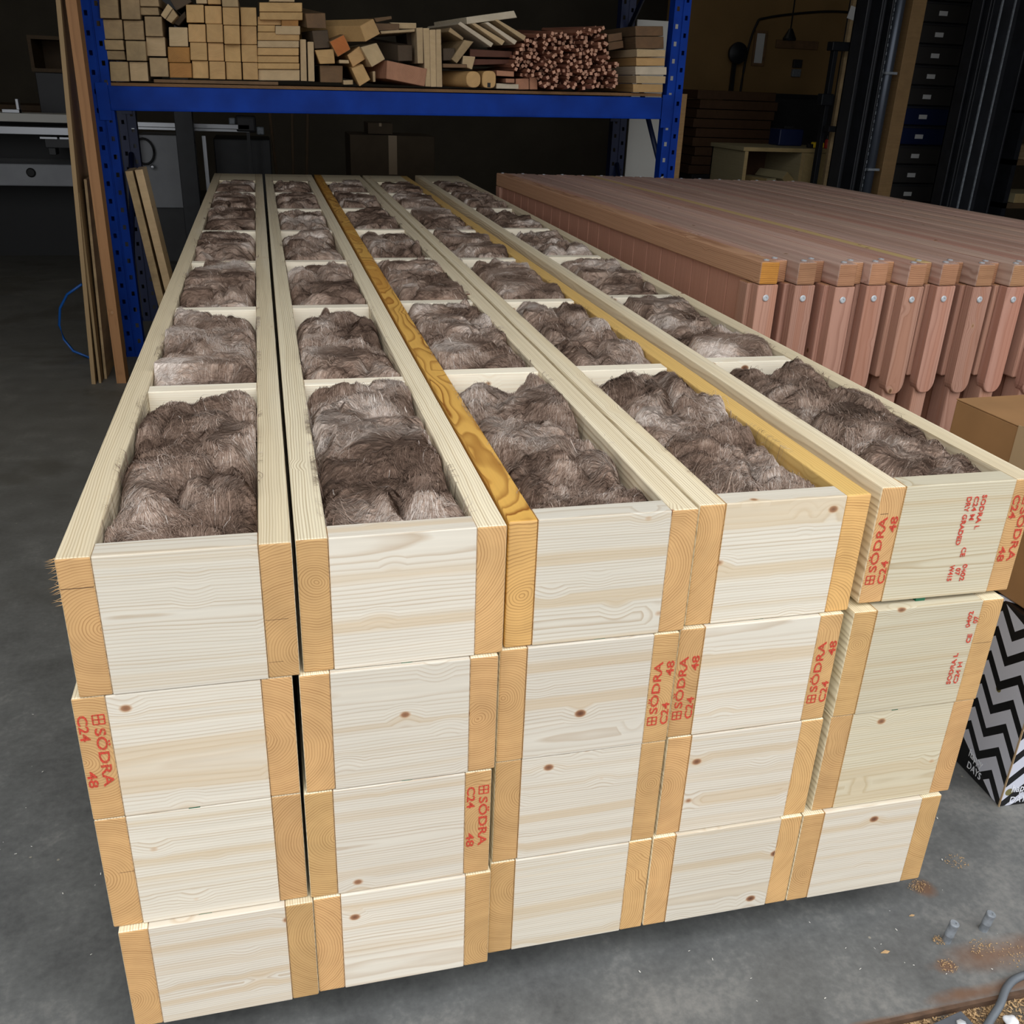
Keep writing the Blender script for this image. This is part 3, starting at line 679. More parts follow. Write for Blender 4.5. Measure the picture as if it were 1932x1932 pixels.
LUMBER = [
('timber_offcut', [[-0.4863, 1.7088], [-0.3878, 1.7116], [-0.3926, 1.6096], [-0.4918, 1.6072]], 4.984, 'w', [0, 1, 0], 0.9, 'weathered timber block, bottom row of the shelf, next to the blue upright', 'weathered timber blocks at the left end of the shelf'),
('timber_offcut', [[-0.3821, 1.7121], [-0.2856, 1.7147], [-0.2894, 1.6146], [-0.3865, 1.6123]], 5.003, 'p', [0, 1, 0], 0.9, 'weathered timber block with a pale corner, second in the bottom row from the blue upright', 'weathered timber blocks at the left end of the shelf'),
('timber_offcut', [[-0.5016, 1.8186], [-0.4007, 1.8219], [-0.3993, 1.7711], [-0.5007, 1.768]], 4.992, 'w', [0, 1, 0], 0.9, 'thin weathered slat end, upper of the flat pair beside the blue upright', 'weathered timber blocks at the left end of the shelf'),
('timber_offcut', [[-0.5011, 1.764], [-0.4015, 1.767], [-0.3994, 1.7214], [-0.4994, 1.7185]], 5.006, 'w', [0, 1, 0], 0.9, 'thin weathered slat end, lower of the flat pair beside the blue upright', 'weathered timber blocks at the left end of the shelf'),
('timber_offcut', [[-0.5013, 1.9217], [-0.3958, 1.9257], [-0.4006, 1.8267], [-0.5069, 1.8231]], 5.008, 'w', [0, 1, 0], 0.9, 'weathered timber block above the flat slat pair beside the blue upright', 'weathered timber blocks at the left end of the shelf'),
('timber_offcut', [[-0.4977, 2.0267], [-0.4006, 2.0307], [-0.4059, 1.9296], [-0.5037, 1.926]], 4.974, 'w', [0, 1, 0], 0.9, 'cracked weathered block at the top of the column beside the blue upright', 'weathered timber blocks at the left end of the shelf'),
('timber_offcut', [[-0.3858, 1.8183], [-0.2798, 1.8218], [-0.2839, 1.72], [-0.3907, 1.7169]], 4.971, 'w', [0, 1, 0], 0.9, 'stained weathered block directly above the pale-cornered block', 'weathered timber blocks at the left end of the shelf'),
('timber_offcut', [[-0.39, 1.923], [-0.2833, 1.927], [-0.2872, 1.8279], [-0.3947, 1.8243]], 5.02, 'w', [0, 1, 0], 0.9, 'smooth weathered block, third up in the second column', 'weathered timber blocks at the left end of the shelf'),
('timber_offcut', [[-0.3871, 2.0393], [-0.2871, 2.0435], [-0.2929, 1.9297], [-0.3938, 1.926]], 4.986, 'w', [0, 1, 0], 0.9, 'split weathered block topping the second column', 'weathered timber blocks at the left end of the shelf'),
('timber_offcut', [[-0.2701, 1.7375], [-0.1713, 1.7404], [-0.1741, 1.6417], [-0.2736, 1.6392]], 4.984, 'w', [0, 1, 0], 0.9, 'grey block with a diagonal crack at the foot of the third column', 'weathered timber blocks at the left end of the shelf'),
('timber_offcut', [[-0.2796, 1.8451], [-0.1783, 1.8485], [-0.1812, 1.7495], [-0.2833, 1.7465]], 5.03, 'p', [0, 1, 0], 0.9, 'clean pale block in the middle of the third column', 'weathered timber blocks at the left end of the shelf'),
('timber_offcut', [[-0.2729, 1.9476], [-0.1807, 1.951], [-0.184, 1.8503], [-0.2769, 1.8473]], 4.998, 'w', [0, 1, 0], 0.9, 'grey weathered block with long splits, third column', 'weathered timber blocks at the left end of the shelf'),
('timber_offcut', [[-0.2972, 1.9938], [-0.1967, 1.9978], [-0.1934, 1.9581], [-0.2942, 1.9543]], 5.02, 'w', [0, 1, 0], 0.9, 'thin brown slat end lying above the third column', 'weathered timber blocks at the left end of the shelf'),
('timber_offcut', [[-0.2901, 2.0453], [-0.189, 2.0496], [-0.1868, 2.0007], [-0.2883, 1.9966]], 4.999, 'w', [0, 1, 0], 0.9, 'brown weathered block at the top edge of the third column', 'weathered timber blocks at the left end of the shelf'),
('timber_offcut', [[-0.1859, 1.9585], [-0.1407, 2.0181], [-0.1173, 1.9952], [-0.1622, 1.9385]], 5.008, 'p', [0, 1, 0], 0.9, 'tilted pale slat wedged beside the third weathered column', 'weathered timber blocks at the left end of the shelf'),
('timber_offcut', [[-0.1582, 1.9354], [-0.1135, 1.9919], [-0.0919, 1.9575], [-0.1309, 1.9192]], 4.979, 'w', [0, 1, 0], 0.9, 'tilted brown slat, lower of the two wedged slats', 'weathered timber blocks at the left end of the shelf'),
('timber_offcut', [[-0.1405, 2.0575], [-0.0357, 2.0631], [-0.0121, 2.0371], [-0.1023, 1.9879]], 5.06, 'd', [0, 1, 0], 0.9, 'dark tilted beam end above the wedged slats', 'weathered timber blocks at the left end of the shelf'),
('timber_offcut', [[-0.1302, 1.9259], [-0.0575, 1.99], [-0.054, 1.9593], [-0.0998, 1.9125]], 5.1, 'd', [0, 1, 0], 0.9, 'dark wedge of timber between wedged slats and golden blocks', 'weathered timber blocks at the left end of the shelf'),
('timber_offcut', [[-0.1489, 1.8995], [-0.0472, 1.9031], [-0.0531, 1.8051], [-0.1554, 1.8019]], 5.008, 'p', [0, 1, 0], 0.9, 'lone square timber end with a split, standing left of the golden grid', 'golden square timbers stacked in the middle left of the shelf'),
('timber_offcut', [[-0.1667, 1.7986], [-0.0463, 1.8026], [-0.0503, 1.722], [-0.1714, 1.7184]], 5.022, 'o', [0, 1, 0], 0.9, 'orange stained rectangular end, upper one left of the golden grid', 'golden square timbers stacked in the middle left of the shelf'),
('timber_offcut', [[-0.1661, 1.7158], [-0.044, 1.7195], [-0.0477, 1.6413], [-0.1705, 1.638]], 5.001, 'o', [0, 1, 0], 0.9, 'orange stained rectangular end, lower one left of the golden grid', 'golden square timbers stacked in the middle left of the shelf'),
('timber_offcut', [[-0.0439, 2.0187], [0.0519, 2.0225], [0.0474, 1.9319], [-0.049, 1.9284]], 5.014, 'g', [0, 1, 0], 0.9, 'golden square timber end, first across in the top row of the four by four grid', 'golden square timbers stacked in the middle left of the shelf'),
('timber_offcut', [[0.0576, 2.0177], [0.1495, 2.0212], [0.1456, 1.9303], [0.0531, 1.9271]], 5.01, 'g', [0, 1, 0], 0.9, 'golden square timber end, second across in the top row of the four by four grid', 'golden square timbers stacked in the middle left of the shelf'),
('timber_offcut', [[0.1552, 2.0133], [0.2453, 2.0168], [0.2422, 1.9272], [0.1515, 1.9241]], 4.974, 'g', [0, 1, 0], 0.9, 'golden square timber end, third across in the top row of the four by four grid', 'golden square timbers stacked in the middle left of the shelf'),
('timber_offcut', [[0.253, 2.0208], [0.3417, 2.0241], [0.3389, 1.9305], [0.2496, 1.9275]], 5.015, 'g', [0, 1, 0], 0.9, 'golden square timber end, fourth across in the top row of the four by four grid', 'golden square timbers stacked in the middle left of the shelf'),
('timber_offcut', [[-0.0415, 1.9198], [0.0529, 1.9232], [0.0484, 1.8313], [-0.0467, 1.8283]], 5.005, 'g', [0, 1, 0], 0.9, 'golden square timber end, first across in the second row of the four by four grid', 'golden square timbers stacked in the middle left of the shelf'),
('timber_offcut', [[0.0585, 1.9251], [0.1487, 1.9282], [0.1446, 1.8339], [0.0538, 1.8311]], 4.988, 'g', [0, 1, 0], 0.9, 'golden square timber end, second across in the second row of the four by four grid', 'golden square timbers stacked in the middle left of the shelf'),
('timber_offcut', [[0.154, 1.9216], [0.242, 1.9246], [0.2384, 1.8288], [0.1498, 1.8262]], 4.972, 'g', [0, 1, 0], 0.9, 'golden square timber end, third across in the second row of the four by four grid', 'golden square timbers stacked in the middle left of the shelf'),
('timber_offcut', [[0.2466, 1.9251], [0.336, 1.9282], [0.3332, 1.8325], [0.2431, 1.8298]], 5.022, 'g', [0, 1, 0], 0.9, 'golden square timber end, fourth across in the second row of the four by four grid', 'golden square timbers stacked in the middle left of the shelf'),
('timber_offcut', [[-0.0405, 1.8259], [0.0518, 1.8288], [0.0473, 1.737], [-0.0456, 1.7345]], 4.998, 'g', [0, 1, 0], 0.9, 'golden square timber end, first across in the third row of the four by four grid', 'golden square timbers stacked in the middle left of the shelf'),
('timber_offcut', [[0.0565, 1.8294], [0.1437, 1.832], [0.1396, 1.7372], [0.0518, 1.7349]], 5.013, 'g', [0, 1, 0], 0.9, 'golden square timber end, second across in the third row of the four by four grid', 'golden square timbers stacked in the middle left of the shelf'),
('timber_offcut', [[0.1482, 1.825], [0.2375, 1.8277], [0.2344, 1.7367], [0.1445, 1.7343]], 5.023, 'g', [0, 1, 0], 0.9, 'golden square timber end, third across in the third row of the four by four grid', 'golden square timbers stacked in the middle left of the shelf'),
('timber_offcut', [[0.243, 1.827], [0.333, 1.8297], [0.3305, 1.7386], [0.24, 1.7362]], 5.013, 'g', [0, 1, 0], 0.9, 'golden square timber end, fourth across in the third row of the four by four grid', 'golden square timbers stacked in the middle left of the shelf'),
('timber_offcut', [[-0.0401, 1.7326], [0.0499, 1.735], [0.0454, 1.6415], [-0.0452, 1.6394]], 5.025, 'g', [0, 1, 0], 0.9, 'golden square timber end, first across in the bottom row of the four by four grid', 'golden square timbers stacked in the middle left of the shelf'),
('timber_offcut', [[0.0564, 1.7323], [0.144, 1.7346], [0.14, 1.6399], [0.0518, 1.638]], 4.994, 'g', [0, 1, 0], 0.9, 'golden square timber end, second across in the bottom row of the four by four grid', 'golden square timbers stacked in the middle left of the shelf'),
('timber_offcut', [[0.1485, 1.7325], [0.2357, 1.7348], [0.2325, 1.642], [0.1447, 1.6401]], 5.018, 'g', [0, 1, 0], 0.9, 'golden square timber end, third across in the bottom row of the four by four grid', 'golden square timbers stacked in the middle left of the shelf'),
('timber_offcut', [[0.2427, 1.7335], [0.3289, 1.7358], [0.3264, 1.6442], [0.2397, 1.6423]], 4.997, 'g', [0, 1, 0], 0.9, 'golden square timber end, fourth across in the bottom row of the four by four grid', 'golden square timbers stacked in the middle left of the shelf'),
('timber_offcut', [[0.012, 2.0634], [0.0705, 2.0653], [0.0712, 2.0302], [0.0126, 2.0284]], 5.026, 'p', [0, 1, 0], 0.9, 'pale square end resting on top of the golden grid', 'golden square timbers stacked in the middle left of the shelf'),
('timber_offcut', [[0.0753, 2.0666], [0.1479, 2.0693], [0.1485, 2.0304], [0.0757, 2.0278]], 5.023, 'g', [0, 1, 0], 0.9, 'golden square end beside the pale one on top of the golden grid', 'golden square timbers stacked in the middle left of the shelf'),
('timber_offcut', [[0.1553, 2.0678], [0.2444, 2.0714], [0.2442, 2.0193], [0.1547, 2.0158]], 4.976, 'w', [0, 1, 0], 0.9, 'dull golden end on top of the third column of the golden grid', 'golden square timbers stacked in the middle left of the shelf'),
('timber_offcut', [[0.3609, 2.0486], [0.6012, 2.06], [0.5987, 2.013], [0.3575, 2.002]], 4.978, 'g', [0, 1, 0], 0.9, 'long flat board end, topmost of the flat stack', 'thin flat boards stacked right of the golden grid'),
('timber_offcut', [[0.3587, 1.9998], [0.6008, 2.0109], [0.5987, 1.971], [0.3559, 1.9603]], 4.983, 'g', [0, 1, 0], 0.9, 'long flat board end, second from the top of the flat stack', 'thin flat boards stacked right of the golden grid'),
('timber_offcut', [[0.3471, 1.9788], [0.4802, 1.9841], [0.4775, 1.9408], [0.344, 1.9357]], 5.028, 'g', [0, 1, 0], 0.9, 'short flat board end, left one in the third layer of the flat stack', 'thin flat boards stacked right of the golden grid'),
('timber_offcut', [[0.4803, 1.9757], [0.5763, 1.9792], [0.5737, 1.9328], [0.4774, 1.9295]], 4.996, 'o', [0, 1, 0], 0.9, 'short flat board end, right one in the third layer of the flat stack', 'thin flat boards stacked right of the golden grid'),
('timber_offcut', [[0.3439, 1.9335], [0.4426, 1.937], [0.4404, 1.9031], [0.3414, 1.8997]], 5.008, 'g', [0, 1, 0], 0.9, 'short flat board end, left one in the fourth layer of the flat stack', 'thin flat boards stacked right of the golden grid'),
('timber_offcut', [[0.4435, 1.9337], [0.5834, 1.9392], [0.581, 1.8951], [0.4406, 1.8899]], 4.988, 'p', [0, 1, 0], 0.9, 'short flat board end, right one in the fourth layer of the flat stack', 'thin flat boards stacked right of the golden grid'),
('timber_offcut', [[0.3412, 1.897], [0.5779, 1.9067], [0.5756, 1.8636], [0.3381, 1.8542]], 5.0, 'g', [0, 1, 0], 0.9, 'flat golden board end just above the pale grey board', 'thin flat boards stacked right of the golden grid'),
('timber_offcut', [[0.3379, 1.8514], [0.5724, 1.8607], [0.5704, 1.8263], [0.3355, 1.8173]], 4.993, 'p', [0, 1, 0], 0.9, 'pale grey flat board in the middle of the flat stack', 'thin flat boards stacked right of the golden grid'),
('timber_offcut', [[0.3353, 1.8147], [0.5695, 1.8236], [0.5673, 1.7839], [0.3324, 1.7753]], 4.991, 'g', [0, 1, 0], 0.9, 'flat golden board end just under the pale grey board', 'thin flat boards stacked right of the golden grid'),
('timber_offcut', [[0.3323, 1.773], [0.5677, 1.7816], [0.5657, 1.7454], [0.3297, 1.7372]], 5.005, 'g', [0, 1, 0], 0.9, 'flat golden board end, third from the bottom of the flat stack', 'thin flat boards stacked right of the golden grid'),
('timber_offcut', [[0.3295, 1.7346], [0.5691, 1.743], [0.5673, 1.7105], [0.3272, 1.7024]], 5.005, 'g', [0, 1, 0], 0.9, 'flat golden board end, second from the bottom of the flat stack', 'thin flat boards stacked right of the golden grid'),
('timber_offcut', [[0.3305, 1.7001], [0.5693, 1.7081], [0.5661, 1.649], [0.3263, 1.6416]], 5.024, 'p', [0, 1, 0], 0.9, 'wide pale board end at the bottom of the flat stack', 'thin flat boards stacked right of the golden grid'),
('timber_offcut', [[0.4182, 2.0794], [0.5609, 2.0858], [0.5597, 2.0642], [0.4168, 2.0579]], 5.011, 'p', [0, 1, 0], 0.9, 'short pale board lying on top of the flat stack', 'thin flat boards stacked right of the golden grid'),
('timber_offcut', [[0.5798, 1.8716], [0.6146, 1.8719], [0.6085, 1.648], [0.5731, 1.648]], 5.026, 'p', [0, 1, 0], 0.9, 'upright board end standing right beside the flat stack', 'thin flat boards stacked right of the golden grid'),
('timber_offcut', [[0.6229, 1.8606], [0.6586, 1.8609], [0.6538, 1.6477], [0.6175, 1.6477]], 5.021, 'p', [0, 1, 0], 0.9, 'upright board end with a dark slanted mark, second beside the flat stack', 'thin flat boards stacked right of the golden grid'),
('timber_offcut', [[0.6168, 2.0064], [0.7319, 2.0147], [0.7353, 1.9343], [0.6239, 1.9316]], 5.0, 'd2', [-0.35, 1, 0.12], 0.8, 'large grey beam with brown end at the top left of the jumble', 'jumbled beams in the middle of the shelf'),
('timber_offcut', [[0.6518, 1.9195], [0.744, 1.9296], [0.754, 1.8339], [0.6647, 1.8248]], 5.03, 'd', [-0.2, 1, 0], 0.8, 'grey stained square end under the large grey beam', 'jumbled beams in the middle of the shelf'),
('timber_offcut', [[0.7478, 1.865], [0.8337, 1.9071], [0.8706, 1.8287], [0.7938, 1.7854]], 4.98, 'o2', [-0.12, 1, 0.05], 0.8, 'tilted square beam with a deep orange end', 'jumbled beams in the middle of the shelf'),
('timber_offcut', [[0.6627, 1.817], [0.7729, 1.8275], [0.7769, 1.75], [0.6888, 1.7438]], 5.0, 'g', [0, 1, 0], 0.8, 'golden notched end under the grey stained square end', 'jumbled beams in the middle of the shelf'),
('timber_offcut', [[0.9276, 1.9547], [1.007, 1.9964], [1.0449, 1.919], [0.9585, 1.8729]], 4.95, 'g', [-0.75, 0.75, -0.02], 0.7, 'big grey beam with a yellow end and blue stain atop the jumble', 'jumbled beams in the middle of the shelf'),
('timber_offcut', [[0.9308, 1.8429], [1.0258, 1.8703], [1.0745, 1.7853], [0.9939, 1.7388]], 4.98, 'p', [-0.15, 1, 0], 0.8, 'pale square end with a bluish top right of the jumble', 'jumbled beams in the middle of the shelf'),
('timber_offcut', [[0.8523, 1.799], [0.9276, 1.8503], [0.9587, 1.7812], [0.8845, 1.7348]], 5.02, 'g', [-0.1, 1, 0], 0.8, 'golden tilted square end in the centre of the jumble', 'jumbled beams in the middle of the shelf'),
('timber_offcut', [[0.8665, 1.727], [0.9356, 1.7518], [0.9793, 1.6698], [0.9135, 1.6304]], 4.94, 'g', [0, 1, 0.05], 0.8, 'dull tilted end hanging over the shelf edge', 'jumbled beams in the middle of the shelf'),
('timber_offcut', [[0.6899, 1.7379], [0.826, 1.74], [0.8225, 1.6464], [0.6891, 1.6442]], 5.05, 'd2', [0, 1, 0], 0.8, 'dark brown rough end at the foot of the jumble', 'jumbled beams in the middle of the shelf'),
('timber_offcut', [[0.8227, 1.6605], [0.8812, 1.6647], [0.8803, 1.6394], [0.824, 1.6361]], 5.0, 'p', [0, 1, 0], 0.3, 'small pale offcut lying on the shelf edge', 'jumbled beams in the middle of the shelf'),
('timber_offcut', [[0.8019, 1.7712], [0.8589, 1.7716], [0.8612, 1.7534], [0.8026, 1.7523]], 5.0, 'p', [0, 1, 0], 0.4, 'small white slat end poking from the jumble', 'jumbled beams in the middle of the shelf'),
('timber_offcut', [[1.0848, 1.7791], [1.3276, 1.7426], [1.3126, 1.6443], [1.0786, 1.6787]], 4.97, 'k', [-0.3, 1, 0], 0.8, 'large pinkish beam end with curved rings', 'jumbled beams in the middle of the shelf'),
('timber_offcut', [[1.002, 1.7156], [1.0181, 1.7176], [1.0182, 1.659], [1.0035, 1.6571]], 5.02, 'p', [0, 1, 0], 0.4, 'thin upright slat left of the pinkish beam', 'jumbled beams in the middle of the shelf'),
('timber_offcut', [[1.1617, 1.8668], [1.2501, 1.8707], [1.2524, 1.7838], [1.1649, 1.7783]], 5.06, 'd', [-0.5, 0.9, 0.1], 0.8, 'dark brown square end behind the pinkish beam', 'jumbled beams in the middle of the shelf'),
('timber_offcut', [[1.0252, 1.9775], [1.1694, 1.9819], [1.1675, 1.947], [1.0278, 1.9365]], 5.03, 'd2', [0, 1, 0], 0.6, 'flat brown board on top of the jumble', 'jumbled beams in the middle of the shelf'),
('timber_offcut', [[1.1164, 1.988], [1.2789, 1.9933], [1.2787, 1.962], [1.1758, 1.9571]], 5.08, 'p', [0, 1, 0], 0.6, 'pale flat board beside the brown flat board', 'jumbled beams in the middle of the shelf'),
('timber_offcut', [[1.0496, 1.9351], [1.258, 1.9565], [1.2594, 1.9424], [1.0565, 1.9213]], 5.0, 'p', [0, 1, 0], 0.6, 'thin pale slat under the flat boards', 'jumbled beams in the middle of the shelf'),
('timber_offcut', [[1.0286, 2.0089], [1.1344, 2.0258], [1.1378, 2.0091], [1.0426, 1.9869]], 5.12, 'd2', [-0.3, 1, 0], 0.6, 'dim board tilted above the flat boards', 'jumbled beams in the middle of the shelf'),
('timber_offcut', [[1.2327, 1.9433], [1.3042, 1.95], [1.3049, 1.7913], [1.2502, 1.789]], 5.2, 'd', [0, 1, 0], 0.5, 'dark grey panel standing behind the pale upright boards', 'jumbled beams in the middle of the shelf'),
('timber_offcut', [[1.2638, 1.9624], [1.3031, 1.9656], [1.3055, 1.7717], [1.2716, 1.7697]], 4.98, 'p', [0, 1, 0], 0.9, 'first pale upright board, shorter one beside the grey panel', 'pale upright boards in the middle of the shelf'),
('timber_offcut', [[1.3045, 1.9631], [1.3425, 1.9649], [1.35, 1.6442], [1.3172, 1.6444]], 4.98, 'p', [0, 1, 0], 0.9, 'second pale upright board from the pinkish beam', 'pale upright boards in the middle of the shelf'),
('timber_offcut', [[1.3439, 1.9559], [1.3805, 1.9589], [1.386, 1.6442], [1.3515, 1.6429]], 4.98, 'p', [0, 1, 0], 0.9, 'third pale upright board from the pinkish beam', 'pale upright boards in the middle of the shelf'),
('timber_offcut', [[1.3827, 1.959], [1.4128, 1.9618], [1.4236, 1.6441], [1.3875, 1.6442]], 4.98, 'p', [0, 1, 0], 0.9, 'last pale upright board, beside the round posts', 'pale upright boards in the middle of the shelf'),
('timber_offcut', [[1.524, 1.996], [1.5394, 2.0111], [1.7483, 1.9009], [1.7337, 1.8789]], 5.019, 'pw', [-0.12, 1, 0], 0.7, 'white slanting board end, lowest of four', 'slanting and loose pieces right of the upright boards'),
('timber_offcut', [[1.6044, 2.001], [1.6282, 2.0054], [1.8167, 1.9167], [1.7976, 1.8919]], 5.0, 'p', [-0.12, 1, 0], 0.7, 'slanting board end, second of four from the left', 'slanting and loose pieces right of the upright boards'),
('timber_offcut', [[1.68, 2.0079], [1.7008, 2.0141], [1.8856, 1.9189], [1.8712, 1.897]], 4.97, 'pw', [-0.12, 1, 0], 0.7, 'white slanting board end, third of four from the left', 'slanting and loose pieces right of the upright boards'),
('timber_offcut', [[1.7489, 2.0288], [1.7653, 2.0348], [1.9519, 1.9499], [1.9422, 1.9227]], 5.012, 'p', [-0.12, 1, 0], 0.7, 'slanting board end, highest of four', 'slanting and loose pieces right of the upright boards'),
('timber_offcut', [[1.5752, 2.0362], [1.8712, 2.0862], [1.8925, 2.0493], [1.5796, 1.9986]], 5.018, 'pw', [-0.12, 1, 0], 0.7, 'long pale board resting on the slanting boards', 'slanting and loose pieces right of the upright boards'),
('timber_offcut', [[1.4648, 1.9525], [1.4764, 1.9766], [1.5591, 1.9241], [1.5549, 1.908]], 5.014, 'w', [-0.12, 1, 0], 0.7, 'small slanting offcut left of the white boards', 'slanting and loose pieces right of the upright boards'),
('timber_offcut', [[1.4804, 1.8023], [1.5599, 1.9116], [1.6185, 1.9044], [1.5152, 1.7796]], 4.994, 'w', [-0.12, 1, 0], 0.7, 'brown plank leaning under the slanting boards', 'slanting and loose pieces right of the upright boards'),
('timber_offcut', [[1.5554, 1.8242], [1.6326, 1.8221], [1.6128, 1.75], [1.5502, 1.7684]], 5.003, 'p', [0, 1, 0], 0.7, 'pale block beside the leaning brown plank', 'slanting and loose pieces right of the upright boards'),
('timber_offcut', [[1.4245, 1.7757], [1.5743, 1.7778], [1.5747, 1.7577], [1.4261, 1.7532]], 4.973, 'd2', [0, 1, 0], 0.7, 'dim slat lying above the round posts', 'slanting and loose pieces right of the upright boards'),
('timber_offcut', [[1.4305, 1.8602], [1.5051, 1.8647], [1.5074, 1.7969], [1.4324, 1.7925]], 5.01, 'd', [0, 1, 0], 0.7, 'dark offcut behind the leaning brown plank', 'slanting and loose pieces right of the upright boards'),
('timber_offcut', [[1.7661, 1.6781], [1.9108, 1.6778], [1.9119, 1.6502], [1.767, 1.6479]], 4.994, 'pw', [0, 1, 0], 0.7, 'pale flat board lying on the shelf beside the round posts', 'slanting and loose pieces right of the upright boards'),
('timber_offcut', [[1.7622, 1.7516], [1.8741, 1.7491], [1.8752, 1.7191], [1.7639, 1.7204]], 4.977, 'k', [0, 1, 0], 0.7, 'pinkish flat board above the pale flat board', 'slanting and loose pieces right of the upright boards'),
('timber_offcut', [[1.8182, 1.7075], [1.8754, 1.7082], [1.8764, 1.6836], [1.8206, 1.683]], 4.964, 'k', [0, 1, 0], 0.7, 'short pink block between the flat boards', 'slanting and loose pieces right of the upright boards'),
('timber_lath', [[1.6037, 1.8651], [1.872, 1.8632], [1.8734, 1.8273], [1.6045, 1.8215]], 5.04, 'd3', [0, 1, 0], 0.5, 'long dark red lath, upper one left of the stick pile', 'slanting and loose pieces right of the upright boards'),
('timber_lath', [[1.6199, 1.81], [1.8737, 1.8178], [1.8747, 1.7919], [1.6206, 1.7749]], 5.04, 'd3', [0, 1, 0], 0.5, 'long dark red lath, lower one left of the stick pile', 'slanting and loose pieces right of the upright boards'),
('timber_offcut', [[2.6558, 2.0394], [2.8425, 2.047], [2.8502, 1.9919], [2.6629, 1.9833]], 4.996, 'd2', [0, 1, 0], 0.9, 'dark brown board end, top of the right-hand pile', 'boards at the right end of the shelf'),
('timber_offcut', [[2.663, 1.9807], [2.8538, 1.9894], [2.8632, 1.9193], [2.6728, 1.9124]], 5.0, 'd2', [0, 1, 0], 0.9, 'dark brown board end, second in the right-hand pile', 'boards at the right end of the shelf'),
('timber_offcut', [[2.6703, 1.9089], [2.8644, 1.9132], [2.8672, 1.873], [2.6747, 1.8636]], 4.973, 'p', [0, 1, 0], 0.9, 'pale board end just under the dark boards', 'boards at the right end of the shelf'),
('timber_offcut', [[2.6773, 1.8612], [2.8732, 1.868], [2.8775, 1.8211], [2.6835, 1.8134]], 4.994, 'g', [0, 1, 0], 0.9, 'yellow board end under the topmost pale board', 'boards at the right end of the shelf'),
('timber_offcut', [[2.6729, 1.8094], [2.8877, 1.8137], [2.8911, 1.7686], [2.6793, 1.7606]], 4.982, 'pw', [0, 1, 0], 0.9, 'clean white board end in the middle of the right-hand pile', 'boards at the right end of the shelf'),
('timber_offcut', [[2.68, 1.7564], [2.8847, 1.7598], [2.8852, 1.7172], [2.686, 1.7114]], 4.975, 'p', [0, 1, 0], 0.9, 'pale board end with a knot below the white board', 'boards at the right end of the shelf'),
('timber_offcut', [[2.665, 1.7064], [2.8709, 1.711], [2.8744, 1.6639], [2.6712, 1.6583]], 4.979, 'g', [0, 1, 0], 0.9, 'yellow board end at the bottom of the right-hand pile', 'boards at the right end of the shelf'),
('timber_offcut', [[2.5309, 1.9915], [2.6242, 2.0077], [2.6322, 1.9648], [2.5371, 1.9465]], 5.15, 'd2', [0, 1, 0], 0.6, 'brown board left of the dark pile, upper', 'boards at the right end of the shelf'),
('timber_offcut', [[2.5347, 1.945], [2.6366, 1.9615], [2.6445, 1.9197], [2.5428, 1.8977]], 5.15, 'd2', [0, 1, 0], 0.6, 'brown board left of the dark pile, lower', 'boards at the right end of the shelf'),
('timber_offcut', [[1.8954, 1.7089], [1.9814, 1.7148], [1.9844, 1.6497], [1.8994, 1.6467]], 5.016, 'k', [0, 1, 0], 0.9, 'stout pinkish post end at the foot of the stick pile', 'slanting and loose pieces right of the upright boards'),
('timber_offcut', [[1.9859, 1.7205], [2.0363, 1.7224], [2.043, 1.6517], [1.9907, 1.6498]], 5.022, 'k', [0, 1, 0], 0.9, 'narrow pinkish post end beside the stout one', 'slanting and loose pieces right of the upright boards'),
]
